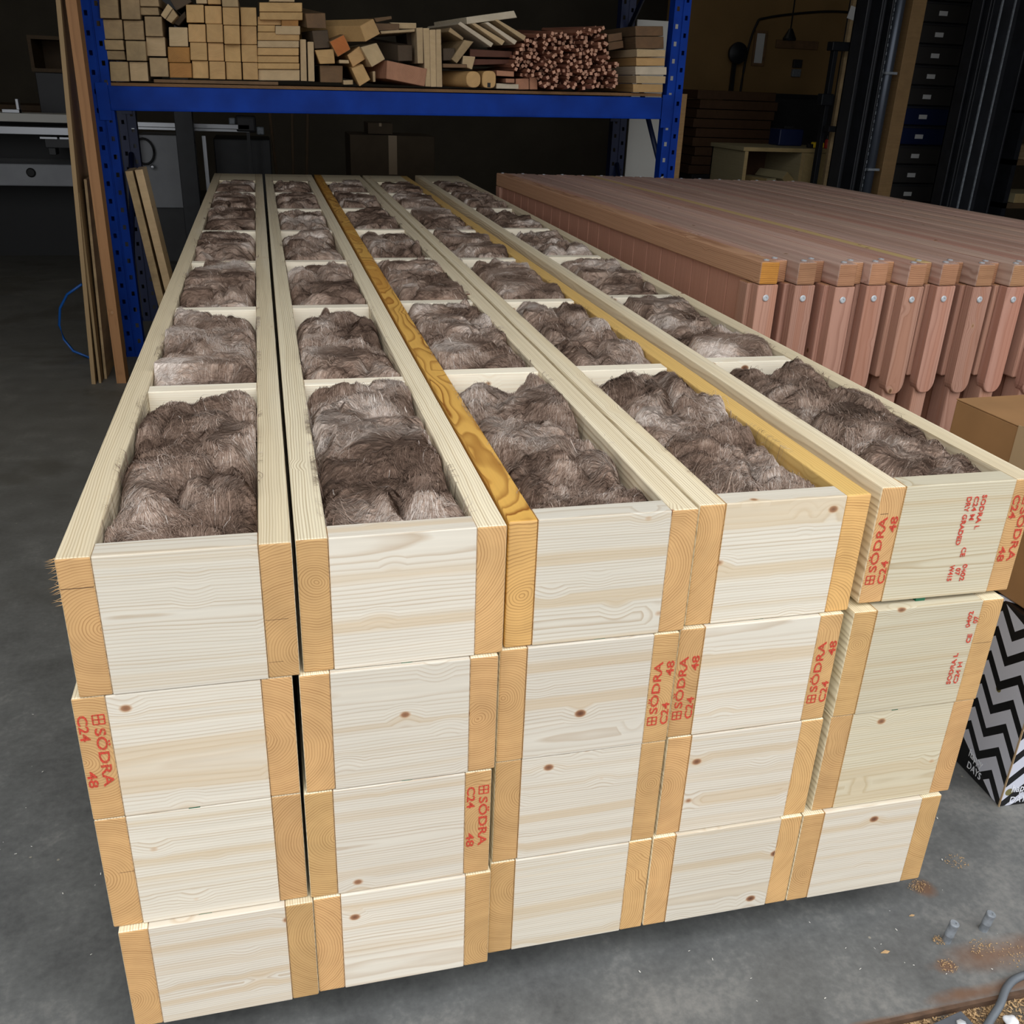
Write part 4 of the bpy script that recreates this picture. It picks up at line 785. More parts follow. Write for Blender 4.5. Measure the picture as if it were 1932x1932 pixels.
STICKS = [[2.3569,5.099,2.011,1.59,0.185,-0.079],[2.3377,4.936,2.0006,-1.38,0.023,-0.06],[2.423,5.09,2.0208,1.11,0.151,0.0],[2.4573,5.095,2.0212,-0.33,0.278,0.037],[2.4097,4.89,2.0118,-0.54,0.361,-0.023],[2.0893,4.919,1.9585,-0.77,0.028,-0.053],[2.0869,4.891,1.9666,0.26,0.013,0.081],[2.1668,5.091,1.9747,-0.05,-0.394,-0.054],[2.2004,5.079,1.9776,1.02,0.0,0.039],[2.2614,5.073,1.9681,0.33,-0.091,0.013],[2.258,4.925,1.9742,0.65,-0.018,0.112],[2.2538,4.91,1.9807,0.71,0.144,0.018],[2.3036,5.011,1.9884,-0.7,0.129,-0.02],[2.3427,4.973,1.9834,-1.41,0.094,0.051],[2.3537,4.953,1.9853,1.25,0.319,-0.011],[2.3647,4.902,1.9906,-1.49,0.48,0.015],[2.3805,4.875,1.9983,0.44,-0.354,0.011],[2.4088,4.887,1.9607,0.15,-0.039,-0.128],[2.0348,5.098,1.9465,1.22,-0.03,-0.059],[2.0162,4.971,1.9549,1.08,0.317,0.05],[2.0594,4.981,1.9467,-0.86,-0.082,-0.067],[2.0466,4.929,1.9559,-1.56,-0.104,0.086],[2.1332,5.078,1.9511,0.51,-0.433,0.045],[2.1076,4.916,1.9398,-0.22,0.168,-0.125],[2.1725,5.004,1.9589,-0.59,0.169,0.053],[2.2116,5.034,1.9683,1.44,-0.022,0.036],[2.191,4.919,1.9508,-0.28,-0.181,-0.05],[2.2735,5.096,1.95,-0.15,0.05,0.007],[2.2903,5.033,1.9621,0.23,-0.141,0.099],[2.3035,4.975,1.9589,-1.52,0.078,-0.039],[2.3418,5.015,1.9608,-0.17,-0.22,-0.064],[2.3793,5.027,1.9806,-0.96,-0.136,0.006],[2.4136,5.034,1.9658,-1.03,-0.028,0.055],[2.4207,5.011,1.9737,0.82,-0.306,0.066],[2.4812,5.084,1.9727,0.71,0.166,0.048],[2.4492,4.957,1.9759,0.22,0.285,-0.074],[1.9475,4.994,1.9233,0.93,-0.207,0.119],[1.9297,4.889,1.9219,-0.19,-0.358,-0.032],[1.9944,5.056,1.9249,-1.4,0.042,-0.035],[1.9763,4.902,1.9096,-1.12,-0.351,-0.01],[2.0679,5.088,1.938,-0.02,0.089,-0.008],[2.0501,4.937,1.916,0.73,-0.172,-0.056],[2.0826,4.942,1.9327,-0.38,0.266,-0.106],[2.153,5.093,1.9203,0.08,-0.132,-0.018],[2.1422,5.009,1.932,-1.51,0.26,-0.014],[2.1654,4.999,1.9239,-0.03,-0.029,-0.021],[2.224,5.09,1.938,1.35,-0.03,0.067],[2.2586,5.058,1.9317,1.28,-0.19,0.008],[2.2931,5.083,1.9303,-1.19,0.009,-0.013],[2.3022,5.028,1.9334,-0.57,-0.188,0.066],[2.2987,4.898,1.9273,0.03,-0.001,0.04],[2.3248,4.956,1.9382,-0.28,-0.128,-0.006],[2.3863,5.017,1.9322,0.09,0.18,-0.066],[2.4223,5.04,1.9476,0.99,0.157,-0.03],[2.4005,4.92,1.9252,1.59,0.09,-0.021],[2.4406,4.93,1.9304,-1.29,0.114,-0.055],[1.9091,4.913,1.8947,-1.37,0.048,0.01],[1.9623,5.001,1.9017,-1.13,0.059,0.037],[2.0352,5.083,1.922,-1.3,0.501,0.056],[1.999,4.945,1.8966,-0.11,-0.232,-0.006],[2.0631,5.031,1.905,1.1,0.101,0.06],[2.0589,4.915,1.9079,-1.07,-0.039,-0.001],[2.1326,5.032,1.915,1.15,-0.154,-0.044],[2.1589,5.096,1.9151,0.98,-0.025,0.132],[2.1837,5.057,1.9222,-0.3,0.361,-0.075],[2.2043,5.046,1.9219,-0.3,-0.014,-0.023],[2.1814,4.872,1.8991,-0.46,-0.198,-0.064],[2.2636,5.023,1.8967,-0.52,-0.153,-0.066],[2.3039,5.1,1.9182,0.46,-0.112,-0.097],[2.3155,5.012,1.9151,0.76,-0.009,0.061],[2.3302,4.956,1.9128,-1.28,-0.003,0.13],[2.3869,5.092,1.9228,0.22,0.313,-0.003],[2.3994,5.007,1.9211,0.83,0.487,0.039],[2.3999,4.909,1.9095,-0.01,-0.059,-0.013],[2.4588,4.991,1.9231,0.31,-0.12,0.037],[2.4531,4.935,1.9262,0.69,-0.011,0.01],[1.8919,4.887,1.8717,1.3,-0.227,0.029],[1.9318,4.99,1.8756,1.4,-0.042,-0.066],[1.9737,5.009,1.8786,-1.23,-0.172,-0.047],[1.9824,4.991,1.8748,-1.2,-0.306,0.031],[2.0064,5.004,1.8768,-0.26,0.047,-0.073],[2.0716,5.039,1.8821,-0.84,0.351,0.083],[2.0567,4.953,1.8884,-0.73,-0.113,-0.071],[2.0975,5.043,1.8883,-0.99,0.004,0.168],[2.104,4.879,1.8865,-1.41,-0.03,0.063],[2.1476,4.995,1.8863,-1.37,0.283,0.047],[2.1558,4.956,1.8866,-0.07,0.049,0.053],[2.1737,4.887,1.8955,-1.22,0.112,-0.078],[2.2278,4.968,1.8916,-0.77,0.078,-0.054],[2.2328,4.945,1.9033,0.16,-0.012,-0.135],[2.2533,4.892,1.8835,1.2,0.081,0.012],[2.322,5.028,1.8955,-0.64,0.014,-0.024],[2.3192,4.889,1.8795,-0.63,-0.053,-0.091],[2.3638,4.952,1.8888,0.72,-0.073,0.022],[2.4321,5.081,1.9071,1.41,0.202,-0.033],[2.4205,4.943,1.9002,-0.32,0.428,-0.051],[2.4515,4.954,1.8899,-0.44,-0.173,0.036],[1.8642,4.875,1.8504,0.05,-0.274,-0.021],[1.9442,5.055,1.8557,-1.4,-0.371,-0.031],[1.9594,5.04,1.8526,1.28,0.269,0.043],[1.9882,5.019,1.846,-0.81,0.069,0.1],[1.9771,4.961,1.8547,-0.52,0.322,-0.018],[2.029,5.036,1.8565,0.67,0.195,-0.031],[2.0817,5.066,1.8687,0.98,0.232,-0.109],[2.0952,4.99,1.8613,0.67,0.074,-0.059],[2.1217,5.04,1.859,1.57,-0.095,0.026],[2.1273,4.937,1.8523,1.5,0.176,0.019],[2.1949,5.048,1.8576,-1.03,0.225,0.025],[2.1465,4.878,1.8661,-1.25,0.062,0.039],[2.2317,5.007,1.854,-0.88,0.071,0.045],[2.2457,4.942,1.8541,0.15,0.103,-0.063],[2.3094,5.08,1.8551,-0.51,-0.528,-0.044],[2.2698,4.881,1.8635,1.43,0.069,-0.056],[2.3101,4.933,1.8681,1.57,-0.089,-0.037],[2.366,4.955,1.869,0.95,-0.069,-0.08],[2.384,4.944,1.8667,-0.77,0.181,-0.053],[2.3861,4.931,1.8861,0.11,0.221,0.084],[2.4956,5.065,1.877,1.03,0.152,0.024],[2.4783,4.98,1.8778,-0.1,0.281,-0.022],[1.8757,4.995,1.8307,0.08,0.228,0.095],[1.8715,4.887,1.8194,-0.62,-0.341,0.019],[1.8953,4.894,1.818,-0.34,-0.558,0.037],[1.9304,4.873,1.8354,-0.39,-0.04,-0.043],[1.9435,4.872,1.8304,1.57,0.046,-0.039],[1.9968,4.956,1.8348,0.13,-0.06,0.052],[2.0131,4.929,1.825,-0.96,-0.023,-0.053],[2.0906,5.036,1.8392,-0.54,0.045,-0.023],[2.1082,5.026,1.8344,0.67,0.095,0.055],[2.1008,4.891,1.842,-0.87,0.062,0.026],[2.1759,5.082,1.839,-0.23,-0.317,-0.006],[2.172,4.959,1.8509,-0.54,-0.033,0.006],[2.2297,5.096,1.8367,0.93,-0.161,-0.069],[2.2323,4.949,1.84,0.48,0.168,0.036],[2.2717,5.06,1.8448,0.36,0.204,0.086],[2.2907,4.951,1.8481,0.0,0.219,0.074],[2.3476,5.035,1.8475,1.07,0.173,0.137],[2.3148,4.889,1.8464,-0.82,-0.302,-0.043],[2.3596,4.953,1.8322,-0.12,0.422,0.114],[2.4242,4.995,1.8382,0.19,-0.16,-0.017],[2.4833,5.058,1.8645,0.32,0.295,0.078],[2.4415,4.925,1.8348,0.24,0.068,-0.034],[2.4535,4.877,1.8495,-1.02,0.519,-0.012],[1.8718,4.916,1.8036,-0.1,0.135,0.046],[1.9127,4.99,1.8069,-0.76,-0.18,-0.022],[1.9528,5.024,1.8086,-1.14,0.288,-0.021],[1.971,5.013,1.8064,0.61,0.019,-0.1],[1.9931,5.063,1.8073,1.14,-0.197,0.035],[2.0124,4.991,1.8151,0.08,-0.434,0.054],[2.0694,5.037,1.81,1.28,-0.033,-0.08],[2.0902,5.006,1.8183,-1.38,0.17,0.046],[2.0747,4.882,1.8104,0.62,-0.16,-0.007],[2.1207,4.924,1.8063,-1.38,0.487,-0.083],[2.1545,4.967,1.8264,0.98,0.064,0.098],[2.1528,4.893,1.8195,0.94,0.195,0.052],[2.2085,4.926,1.8164,-0.64,-0.036,0.019],[2.2594,4.961,1.8265,-0.46,-0.058,-0.009],[2.2878,4.941,1.8169,-0.01,0.554,-0.067],[2.2911,4.938,1.819,1.35,0.116,-0.024],[2.3423,4.979,1.8279,-1.05,0.525,-0.135],[2.3504,4.914,1.8127,1.22,0.099,0.009],[2.4268,5.077,1.8331,1.18,-0.027,-0.031],[2.4145,4.972,1.8405,-1.35,0.032,0.051],[2.4291,4.912,1.8294,-0.85,-0.199,-0.091],[2.5066,5.073,1.8229,0.29,0.024,0.05],[2.5083,4.891,1.8184,1.55,-0.251,0.027],[1.8526,4.928,1.7823,0.97,0.154,0.026],[1.8875,4.934,1.7856,0.15,0.183,0.118],[1.9281,4.976,1.7826,0.8,-0.379,0.092],[1.954,4.998,1.7837,0.46,-0.205,0.068],[1.9862,4.986,1.7929,1.11,-0.107,-0.067],[2.0345,5.049,1.7887,-1.07,-0.125,-0.028],[2.0445,5.051,1.7835,0.93,0.022,0.069],[2.0708,4.985,1.7794,-1.49,-0.286,-0.054],[2.06,4.911,1.7932,-1.11,0.256,0.008],[2.101,4.93,1.786,0.96,0.431,0.058],[2.1626,5.052,1.7962,-0.84,0.115,0.041],[2.1973,5.013,1.792,0.08,-0.027,0.08],[2.2014,4.909,1.7861,-0.78,0.181,0.078],[2.2145,4.884,1.8034,-0.29,-0.101,0.032],[2.269,4.983,1.7965,0.84,0.122,-0.003],[2.2491,4.879,1.7913,-0.83,0.094,-0.021],[2.3135,4.968,1.7941,-1.36,0.716,0.043],[2.3336,4.923,1.8092,-0.79,-0.155,-0.014],[2.3524,4.954,1.7953,-0.52,0.3,-0.01],[2.4313,5.019,1.8012,-1.41,-0.187,0.077],[2.4772,5.074,1.8123,-0.12,-0.331,0.072],[2.436,4.92,1.794,-0.49,0.113,0.069],[2.4787,4.919,1.7999,-0.1,-0.086,0.061],[2.57,5.068,1.8093,-0.95,-0.063,0.016],[2.5343,4.933,1.8123,-1.54,0.071,0.043],[1.8807,4.953,1.7626,-1.11,0.192,-0.022],[1.9429,5.079,1.7716,-1.53,-0.095,0.053],[1.9514,4.945,1.7531,0.87,-0.073,-0.002],[1.9417,4.879,1.7563,-1.12,-0.046,-0.009],[2.0019,4.995,1.7557,-1.16,-0.046,-0.045],[2.006,4.904,1.7719,-0.94,-0.066,0.093],[2.0749,5.069,1.7618,-0.88,-0.053,0.053],[2.0568,4.876,1.7619,0.42,-0.366,-0.044],[2.1336,5.024,1.7685,1.34,0.071,0.09],[2.1563,5.07,1.7838,-0.85,-0.064,-0.019],[2.1347,4.884,1.7639,-0.37,-0.122,0.062],[2.1931,4.963,1.7656,-0.08,0.163,0.077],[2.2184,4.949,1.7675,-0.25,0.17,0.064],[2.2679,5.031,1.7813,-1.53,-0.162,0.036],[2.2626,4.883,1.7692,-0.01,-0.212,-0.035],[2.2776,4.875,1.7678,-0.49,0.221,-0.049],[2.3204,4.913,1.7641,-0.1,-0.41,-0.099],[2.3987,5.087,1.7713,0.87,-0.213,-0.06],[2.3771,4.934,1.7728,1.05,0.157,-0.04],[2.4044,4.901,1.7785,0.02,-0.075,0.053],[2.4404,4.914,1.7795,-0.87,-0.068,-0.04],[2.4914,4.961,1.7811,-0.83,-0.319,0.003],[2.5105,4.999,1.7851,1.06,0.194,-0.011],[2.5223,4.942,1.7704,0.69,-0.113,-0.086],[1.9401,5.042,1.7326,0.11,0.014,0.045],[1.9567,4.988,1.7335,-1.2,0.077,0.009],[1.9735,4.896,1.7314,-0.15,0.035,-0.068],[2.0289,4.928,1.7416,0.02,0.063,-0.057],[2.083,5.035,1.7474,-0.55,-0.187,0.088],[2.1119,5.001,1.754,-0.25,-0.082,-0.081],[2.1097,4.899,1.7536,-0.39,-0.077,-0.038],[2.1624,5.005,1.7441,1.41,0.116,-0.006],[2.1896,5.015,1.7529,-0.33,0.603,-0.073],[2.1998,4.897,1.7431,-1.46,-0.08,0.095],[2.2341,4.946,1.7479,-1.52,-0.244,-0.018],[2.2867,5.054,1.7457,1.08,-0.046,0.058],[2.3221,5.096,1.7595,-0.35,-0.095,-0.071],[2.3053,4.91,1.7541,-1.26,0.153,-0.019],[2.3392,4.944,1.7515,-1.54,-0.112,-0.013],[2.3599,4.922,1.7564,-0.06,-0.113,0.035],[2.4479,5.075,1.7554,-0.61,0.123,0.018],[2.3909,4.917,1.7512,1.18,-0.227,0.006],[2.4405,4.883,1.7619,0.16,-0.17,-0.07],[2.5288,5.069,1.7427,1.58,-0.39,0.04],[2.4917,4.876,1.7616,-1.06,0.064,0.016],[2.5363,4.941,1.7502,0.05,0.151,0.003],[2.0123,5.097,1.7265,-1.28,0.212,-0.019],[2.0391,5.003,1.7178,-0.87,-0.161,0.037],[2.0432,4.954,1.7276,0.44,-0.108,0.039],[2.0692,4.892,1.7216,-0.53,-0.008,-0.041],[2.1287,5.026,1.729,-1.03,0.096,0.021],[2.1085,4.872,1.7139,0.01,-0.159,0.03],[2.1339,4.917,1.7245,1.22,-0.159,0.091],[2.2195,4.969,1.7108,1.48,0.043,0.06],[2.2144,4.933,1.7278,0.57,0.184,-0.017],[2.2993,5.098,1.7205,-1.13,-0.142,-0.044],[2.2938,5.012,1.7303,1.24,0.192,-0.066],[2.2789,4.896,1.7263,1.08,-0.089,-0.061],[2.3336,4.958,1.7342,-0.86,-0.231,-0.046],[2.3835,5.014,1.73,-0.17,-0.246,-0.045],[2.4073,4.978,1.7324,1.58,-0.014,-0.052],[2.4228,4.962,1.7522,1.18,0.467,0.13],[2.4835,5.063,1.7332,0.48,0.382,-0.043],[2.5343,5.099,1.7435,-1.39,0.238,-0.069],[2.5191,4.974,1.7222,0.12,0.096,-0.03],[2.5148,4.887,1.7251,0.18,0.059,-0.068],[2.0421,4.959,1.6908,1.12,-0.351,-0.087],[2.0779,4.918,1.6864,0.41,0.253,-0.068],[2.1019,4.969,1.6862,-1.55,-0.102,0.044],[2.1319,5.009,1.7009,0.62,0.049,0.028],[2.1301,4.9,1.7045,-1.23,0.281,-0.03],[2.2176,5.099,1.6959,0.61,-0.018,-0.057],[2.1886,4.904,1.6928,0.42,-0.363,0.051],[2.2373,4.986,1.6966,1.41,-0.195,0.077],[2.2598,4.936,1.6927,1.19,-0.098,0.115],[2.3289,5.085,1.7106,-0.36,-0.013,-0.081],[2.3223,4.966,1.7031,-0.7,-0.51,0.054],[2.3701,5.025,1.6949,-0.82,-0.1,0.017],[2.3883,4.967,1.7096,-0.51,0.184,-0.106],[2.3779,4.893,1.711,1.27,0.178,0.03],[2.4511,5.024,1.7003,-0.5,0.431,-0.088],[2.4868,4.978,1.7084,-0.44,-0.187,0.011],[2.5369,5.093,1.7197,1.52,0.22,-0.003],[2.557,5.031,1.7212,1.59,0.224,0.027],[2.5314,4.92,1.7058,1.57,0.053,0.056],[2.1093,5.087,1.6703,1.27,0.202,0.008],[2.0563,4.896,1.6732,0.93,-0.083,0.068],[2.1043,4.9,1.6667,-1.32,-0.183,-0.004],[2.1441,4.965,1.679,-1.43,0.049,0.064],[2.1921,5.066,1.6776,-1.27,0.075,-0.028],[2.2102,4.963,1.6778,0.36,0.372,-0.117],[2.2098,4.905,1.6762,1.02,-0.034,-0.094],[2.2367,4.877,1.6708,-1.25,-0.18,0.148],[2.2488,4.881,1.6887,-0.27,0.151,0.022],[2.3249,4.946,1.6704,-0.04,-0.26,-0.103],[2.3613,4.985,1.6844,1.29,-0.146,0.031],[2.3689,4.955,1.6873,-0.23,-0.205,0.008],[2.366,4.881,1.6792,1.07,0.25,0.028],[2.4078,4.921,1.6857,-1.28,-0.133,0.038],[2.4803,5.042,1.6847,-0.04,0.224,0.003],[2.5049,5.006,1.6865,1.47,-0.197,0.061],[2.5298,5.01,1.6828,0.29,-0.103,0.065],[2.5039,4.882,1.6885,-1.3,-0.002,0.048]]
LOGS = [[1.6171, 4.97, 1.6944, 0.0455, 0.046], [1.7143, 4.97, 1.698, 0.0439, 0.0489]]

# ------------------------------------------------------------------ blue pallet rack
RY, RXL, RXR = 5.0, -.605, 2.912
rack = empty('pallet_rack', (RXL, RY, 0))
tag(rack, 'blue steel pallet rack spanning the stack, loaded with timber', 'rack')
def upright(x, y, mat, mirror=False, front=True):
    W, T, HT = .110, .0025, 2.9
    xe = [0, .016, .034, .050, .060, .076, .094, W]
    V, Fc = [], []; rec = {3: .007}
    ze = [0.0]; z = .05
    while z < HT-.05: ze += [z-.013, z+.013]; z += .05
    ze.append(HT)
    for ix in range(7):
        yo = rec.get(ix, 0)
        for iz in range(len(ze)-1):
            hole = iz % 2 == 1 and ((ix == 1 and (iz//2) % 2 == 0) or (ix == 5 and (iz//2) % 2 == 1))
            if hole: continue
            n0 = len(V); V += [(xe[ix], yo, ze[iz]), (xe[ix+1], yo, ze[iz]), (xe[ix+1], yo, ze[iz+1]), (xe[ix], yo, ze[iz+1])]
            Fc.append((n0, n0+1, n0+2, n0+3))
    for b in ((0, .003, .0005, .085, 0, HT), (W-.003, W, .0005, .085, 0, HT), (.003, .022, .082, .085, 0, HT), (W-.022, W-.003, .082, .085, 0, HT),
              (.0495, .0505, 0, .007, 0, HT), (.0595, .0605, 0, .007, 0, HT), (-.02, W+.02, -.005, .10, 0, .006)):
        n0 = len(V); V += boxv(*b); Fc += [tuple(i+n0 for i in f) for f in BOXF]
    o = mesh('upright', V, Fc, mat, rack); o.location = (x-RXL, y-RY, 0)
    return o
up = upright(RXL, RY, M['blue']); upright(RXR, RY, M['blue']); upright(RXL, RY+1.0, M['navy_and_shade']); upright(RXR, RY+1.0, M['navy_and_shade'])  # rear pair: same blue steel, its shadow put into a darker colour
def beam(y, mat):
    L = RXR-RXL-.110
    b = empty('beam', (.110, y, 0)); b.parent = rack; b.rotation_euler = (0, -.0148, 0)
    boxes('beam_box', [(.004, L-.004, 0, .045, 1.452, 1.583), (.004, L-.004, -.003, .045, 1.452, 1.462)], mat, b, .004)
    for x0, x1 in ((-.062, .004), (L-.004, L+.062)):
        boxes('beam_connector', [(x0, x1, -.006, -.002, 1.40, 1.60)], mat, b, .001)
    return b
beam(-.002, M['blue']); beam(1.0, M['navy_and_shade'])  # rear beam gets the shaded blue as well
dk = boxes('shelf_deck', [(.006, RXR-RXL-.116, .002, 1.04, 1.5835, 1.6005)], M['ply'], rack, .001); dk.location = (.110, 0, 0); dk.rotation_euler = (0, -.0165, 0)
for x, tilt in ((RXL, 1), (RXR, 1)):
    for z0, z1 in ((.25, 1.15), (1.15, 2.05), (2.75, 2.05)):
        tube('brace', [(x-RXL+.055, .08, z0), (x-RXL+.055, 1.0, z1)], .018, M['navy_and_shade'], rack, 8)

# timber on the deck: end outlines at their measured places, each with its own length
for name, q, y, k, ax, L, label, group in LUMBER:
    P_ = [Vector((p[0], y, p[1])) for p in q]
    a = Vector(ax).normalized()*L
    tag(prism(name, P_, a, M[k], None, .0025), label, 'timber', group)
sv = boxv(-.0098, .0098, 0, .85, -.0098, .0098)
stick0 = None
for i, (x, y, z, rz, yaw, pit) in enumerate(STICKS):
    if stick0 is None:
        o = stick0 = bevel(mesh('stick', sv, BOXF, M['stick']), .001, 1)
    else:
        o = stick0.copy(); COL.objects.link(o)
    o.matrix_world = Matrix.Translation((x, y, z)) @ Matrix.Rotation(yaw*.6, 4, 'Z') @ Matrix.Rotation(pit*.6, 4, 'X') @ Matrix.Rotation(rz, 4, 'Y')
    tag(o, 'thin reddish square stick in the bristling pile on the rack shelf', 'stick', 'thin red sticks piled on the shelf')
for i, (x, y, z, rx, rz) in enumerate(LOGS):
    n = 28; poly = []
    for k in range(n):
        t = 2*math.pi*k/n; c, s = math.cos(t), math.sin(t)
        p = 3.2 if i else 2.4
        poly.append((x+rx*math.copysign(abs(c)**(2/p), c), y, z+rz*math.copysign(abs(s)**(2/p), s)))
    lg = prism('round_post', poly, (-.30, .75, 0) if i == 0 else (-.05, .8, 0), M['g'], None, .003)
    tag(lg, ['golden round post end with cracks, resting on the shelf', 'golden rounded post end with a small square notch, resting on the shelf'][i], 'timber', 'round posts on the shelf')
    if i:
        nt = boxes('notch', [(x-.010, x+.010, y-.001, y+.02, z-rz+.004, z-rz+.030)], M['rubber']); nt.parent = lg; nt.location = -lg.location
db = box('packing_board', (.70, .50, .018), (.09, 5.245, 1.6235), M['d2'], None, (0, -.0165, 0), .002); tag(db, 'flat dark board lying on the shelf under the golden timbers', 'board')
ws = box('white_sheet', (.34, .018, 2.15), (3.25, 6.115, 1.075), M['offwhite'], None, (0, 0, 0), .001)
tag(ws, 'tall white sheet standing behind the right end of the rack', 'sheet')
wb_ = box('white_board', (.075, .03, 1.66), (3.50, 6.12, .83), M['header'], None, (0, 0, 0), .001); tag(wb_, 'narrow cream board standing just right of the right rack upright', 'board')

# sheets and planks leaning at the rack's left side
def lean(name, label, thick, depth, height, xb, y0, tilt, mat, z=0):
    o = box(name, (thick, depth, height), (0, 0, 0), mat, None, (0, 0, 0), .001)
    for v in o.data.vertices: v.co = Vector((v.co.x, v.co.y, v.co.z+height/2))
    o.location = (xb, y0+depth/2, z); o.rotation_euler = (0, R(tilt), 0)
    return tag(o, label, 'board')
def woodz(name, *a, **k):
    return wood(name, *a, **k)
M['sheet'] = wood('chipboard_sheet', lin(160, 134, 96), lin(130, 106, 74), lin(178, 148, 106), lin(140, 112, 76), 60, .3, 0, dirt=.15, axis='Z')
M['plank'] = wood('brown_plank', lin(168, 122, 82), lin(130, 90, 58), lin(170, 124, 84), lin(126, 86, 54), 90, .6, .1, axis='Z')
lean('chipboard_sheet', 'tall thin chipboard sheet standing edge-on left of the blue rack', .022, .54, 2.75, -.718, 4.40, 3.0, M['sheet'])
lean('plank', 'tall brown plank leaning against the left blue upright', .052, .13, 2.75, -.566, 4.40, .3, M['plank'])
lean('plywood_offcut', 'short plywood offcut leaning between tall sheet and brown plank', .014, .50, 1.06, -.686, 4.42, 1.6, M['sheet'])
lean('plywood_offcut', 'second short offcut behind the plywood one, between sheet and plank', .014, .40, 1.12, -.666, 4.50, 2.2, M['w'])
lean('leaning_board', 'pale board leaning inside the left blue upright, outer one', .042, .22, 1.14, -.305, 4.90, -7.0, M['w'])
lean('leaning_board', 'pale board leaning inside the left blue upright, nearer the stack', .044, .22, 1.15, -.240, 4.89, -7.4, M['p'])
pl_ = boxes('floor_patch', [(-.86, -.45, 4.30, 5.25, 0, .0), ], M['floor']) if 0 else None
hz = tube('air_hose', [(-.80, 4.95, .47), (-.90, 5.0, .40), (-.96, 5.03, .31), (-.985, 5.05, .20), (-.97, 5.05, .11), (-.92, 5.02, .04), (-.82, 4.95, .012), (-.76, 5.3, .012)], .008, M['hose_blue'])
tag(hz, 'blue air hose looping on the floor behind the chipboard sheet', 'hose')

# ------------------------------------------------------------------ the dim workshop behind, left side: a panel saw and crates
saw = empty('panel_saw', (-1.7, 8.4, 0)); tag(saw, 'grey panel saw with sliding table in the dark left of the rack', 'saw')
boxes('sliding_table', [(-3.0, .62, .0, .30, 1.225, 1.295)], M['offwhite'], saw, .006)
boxes('guide_rail', [(-3.0, .55, .05, .22, 1.12, 1.185)], M['alu'], saw, .004)
boxes('base_cabinet', [(-3.2, .62, -.1, .6, .70, .885)], M['grey_panel'], saw, .01)
boxes('plinth', [(-3.1, .5, .5, .58, 0, 1.22)], M['rubber'], saw)
lathe('knob', [(.035, 0), (.04, .01), (.03, .02), (.001, .021)], M['rubber'], saw, 16, (.02, -.10, .815), (R(90), 0, 0))
boxes('stop_block', [(-.16, -.02, .02, .12, 1.295, 1.325), (-.045, -.02, .04, .10, 1.295, 1.41)], M['alu'], saw, .003)
boxes('scoring_unit', [(.16, .46, -.05, .25, 1.02, 1.10), (.18, .24, -.05, .1, .96, 1.02), (.40, .46, -.05, .1, .98, 1.02)], M['machine'], saw, .005)
boxes('handle_bar', [(.13, .27, -.07, -.05, 1.095, 1.11), (.29, .5, -.07, -.05, 1.095, 1.11)], M['alu'], saw)
def crate(name, label, x, y, z, w, d, h):
    root = empty(name, (x, y, z)); tag(root, label, 'crate', 'wooden crates stacked in the dark')
    t = .03
    boxes('frame', [(0, t, 0, d, 0, h), (w-t, w, 0, d, 0, h), (w*.55, w*.55+t, 0, d, 0, h)], M['crate'], root)
    boxes('bottom', [(0, w, 0, d, -t, 0)], M['crate'], root); boxes('lid', [(0, w, 0, d, h, h+t)], M['crate'], root)
    boxes('back', [(0, w, d, d+.02, -t, h+t)], M['crate'], root)
crate('open_crate', 'open wooden crate on the grey cabinet in the dark, lower one', -1.68, 9.0, 1.66, .60, .5, .24)
crate('open_crate', 'open wooden crate stacked on the other crate, left of the rack', -1.38, 9.02, 1.96, .55, .45, .26)
gc = boxes('grey_cabinet', [(-1.66, -.95, 9.02, 9.6, 0, 1.625)], M['machine'], None, .005); tag(gc, 'dark grey cabinet under the crates left of the rack', 'cabinet')
wb = empty('brown_bench', (-3.6, 9.72, 0)); tag(wb, 'dark brown workbench behind the panel saw', 'bench')
boxes('bench_top', [(0, 1.9, 0, .7, 1.27, 1.32)], M['crate'], wb); boxes('bench_panel', [(.05, 1.85, .05, .65, 0, 1.27)], M['d2'], wb)
# under the shelf
ec = empty('electric_cabinet', (-.78, 8.5, 0)); tag(ec, 'pale grey machine cabinet behind the left rack upright', 'cabinet')
boxes('body', [(0, .36, 0, .5, .50, 1.14)], M['grey_panel'], ec, .008); boxes('plinth', [(.02, .34, .05, .5, 0, .50)], M['machine'], ec)
hw_ = empty('hand_wheel', (0, 0, 0)); hw_.parent = ec; hw_.location = (.05, -.04, 1.0)
tube('wheel_rim', [(.085*math.cos(t*math.pi/12), 0, .11*math.sin(t*math.pi/12)) for t in range(25)], .010, M['rubber'], hw_, 8)
lathe('wheel_knob', [(.018, 0), (.02, .02), (.012, .04), (.001, .041)], M['alu'], hw_, 12, (.06, -.01, -.13), (R(90), 0, 0))
rl = empty('fence_rail', (0, 0, 0)); boxes('rail', [(-.82, .22, 8.35, 8.42, 1.215, 1.255), (-.82, .22, 8.36, 8.41, 1.19, 1.215)], M['alu'], rl, .003); [boxes('rail_foot', [(x, x+.03, 8.37, 8.40, 0, 1.19)], M['machine'], rl) for x in (-.80, .19)]; tag(rl, 'aluminium fence rail running behind the black column', 'rail')
bc = boxes('black_column', [(-.40, -.25, 7.95, 8.10, 0, 2.6)], M['black'], None, .004); tag(bc, 'black steel column behind the rack shelf', 'column')
gp = boxes('grey_post', [(-.20, -.165, 8.2, 8.25, 0, 1.16)], M['alu'], None, .002); tag(gp, 'thin grey post right of the black column', 'post')
dm = boxes('dark_machine_panel', [(-.12, .40, 8.6, 9.2, 0, 1.12)], M['machine'], None, .01); tag(dm, 'dark machine housing under the rack shelf', 'machine')
pu = empty('feed_unit', (.10, 8.35, 1.19)); pu.parent = rl
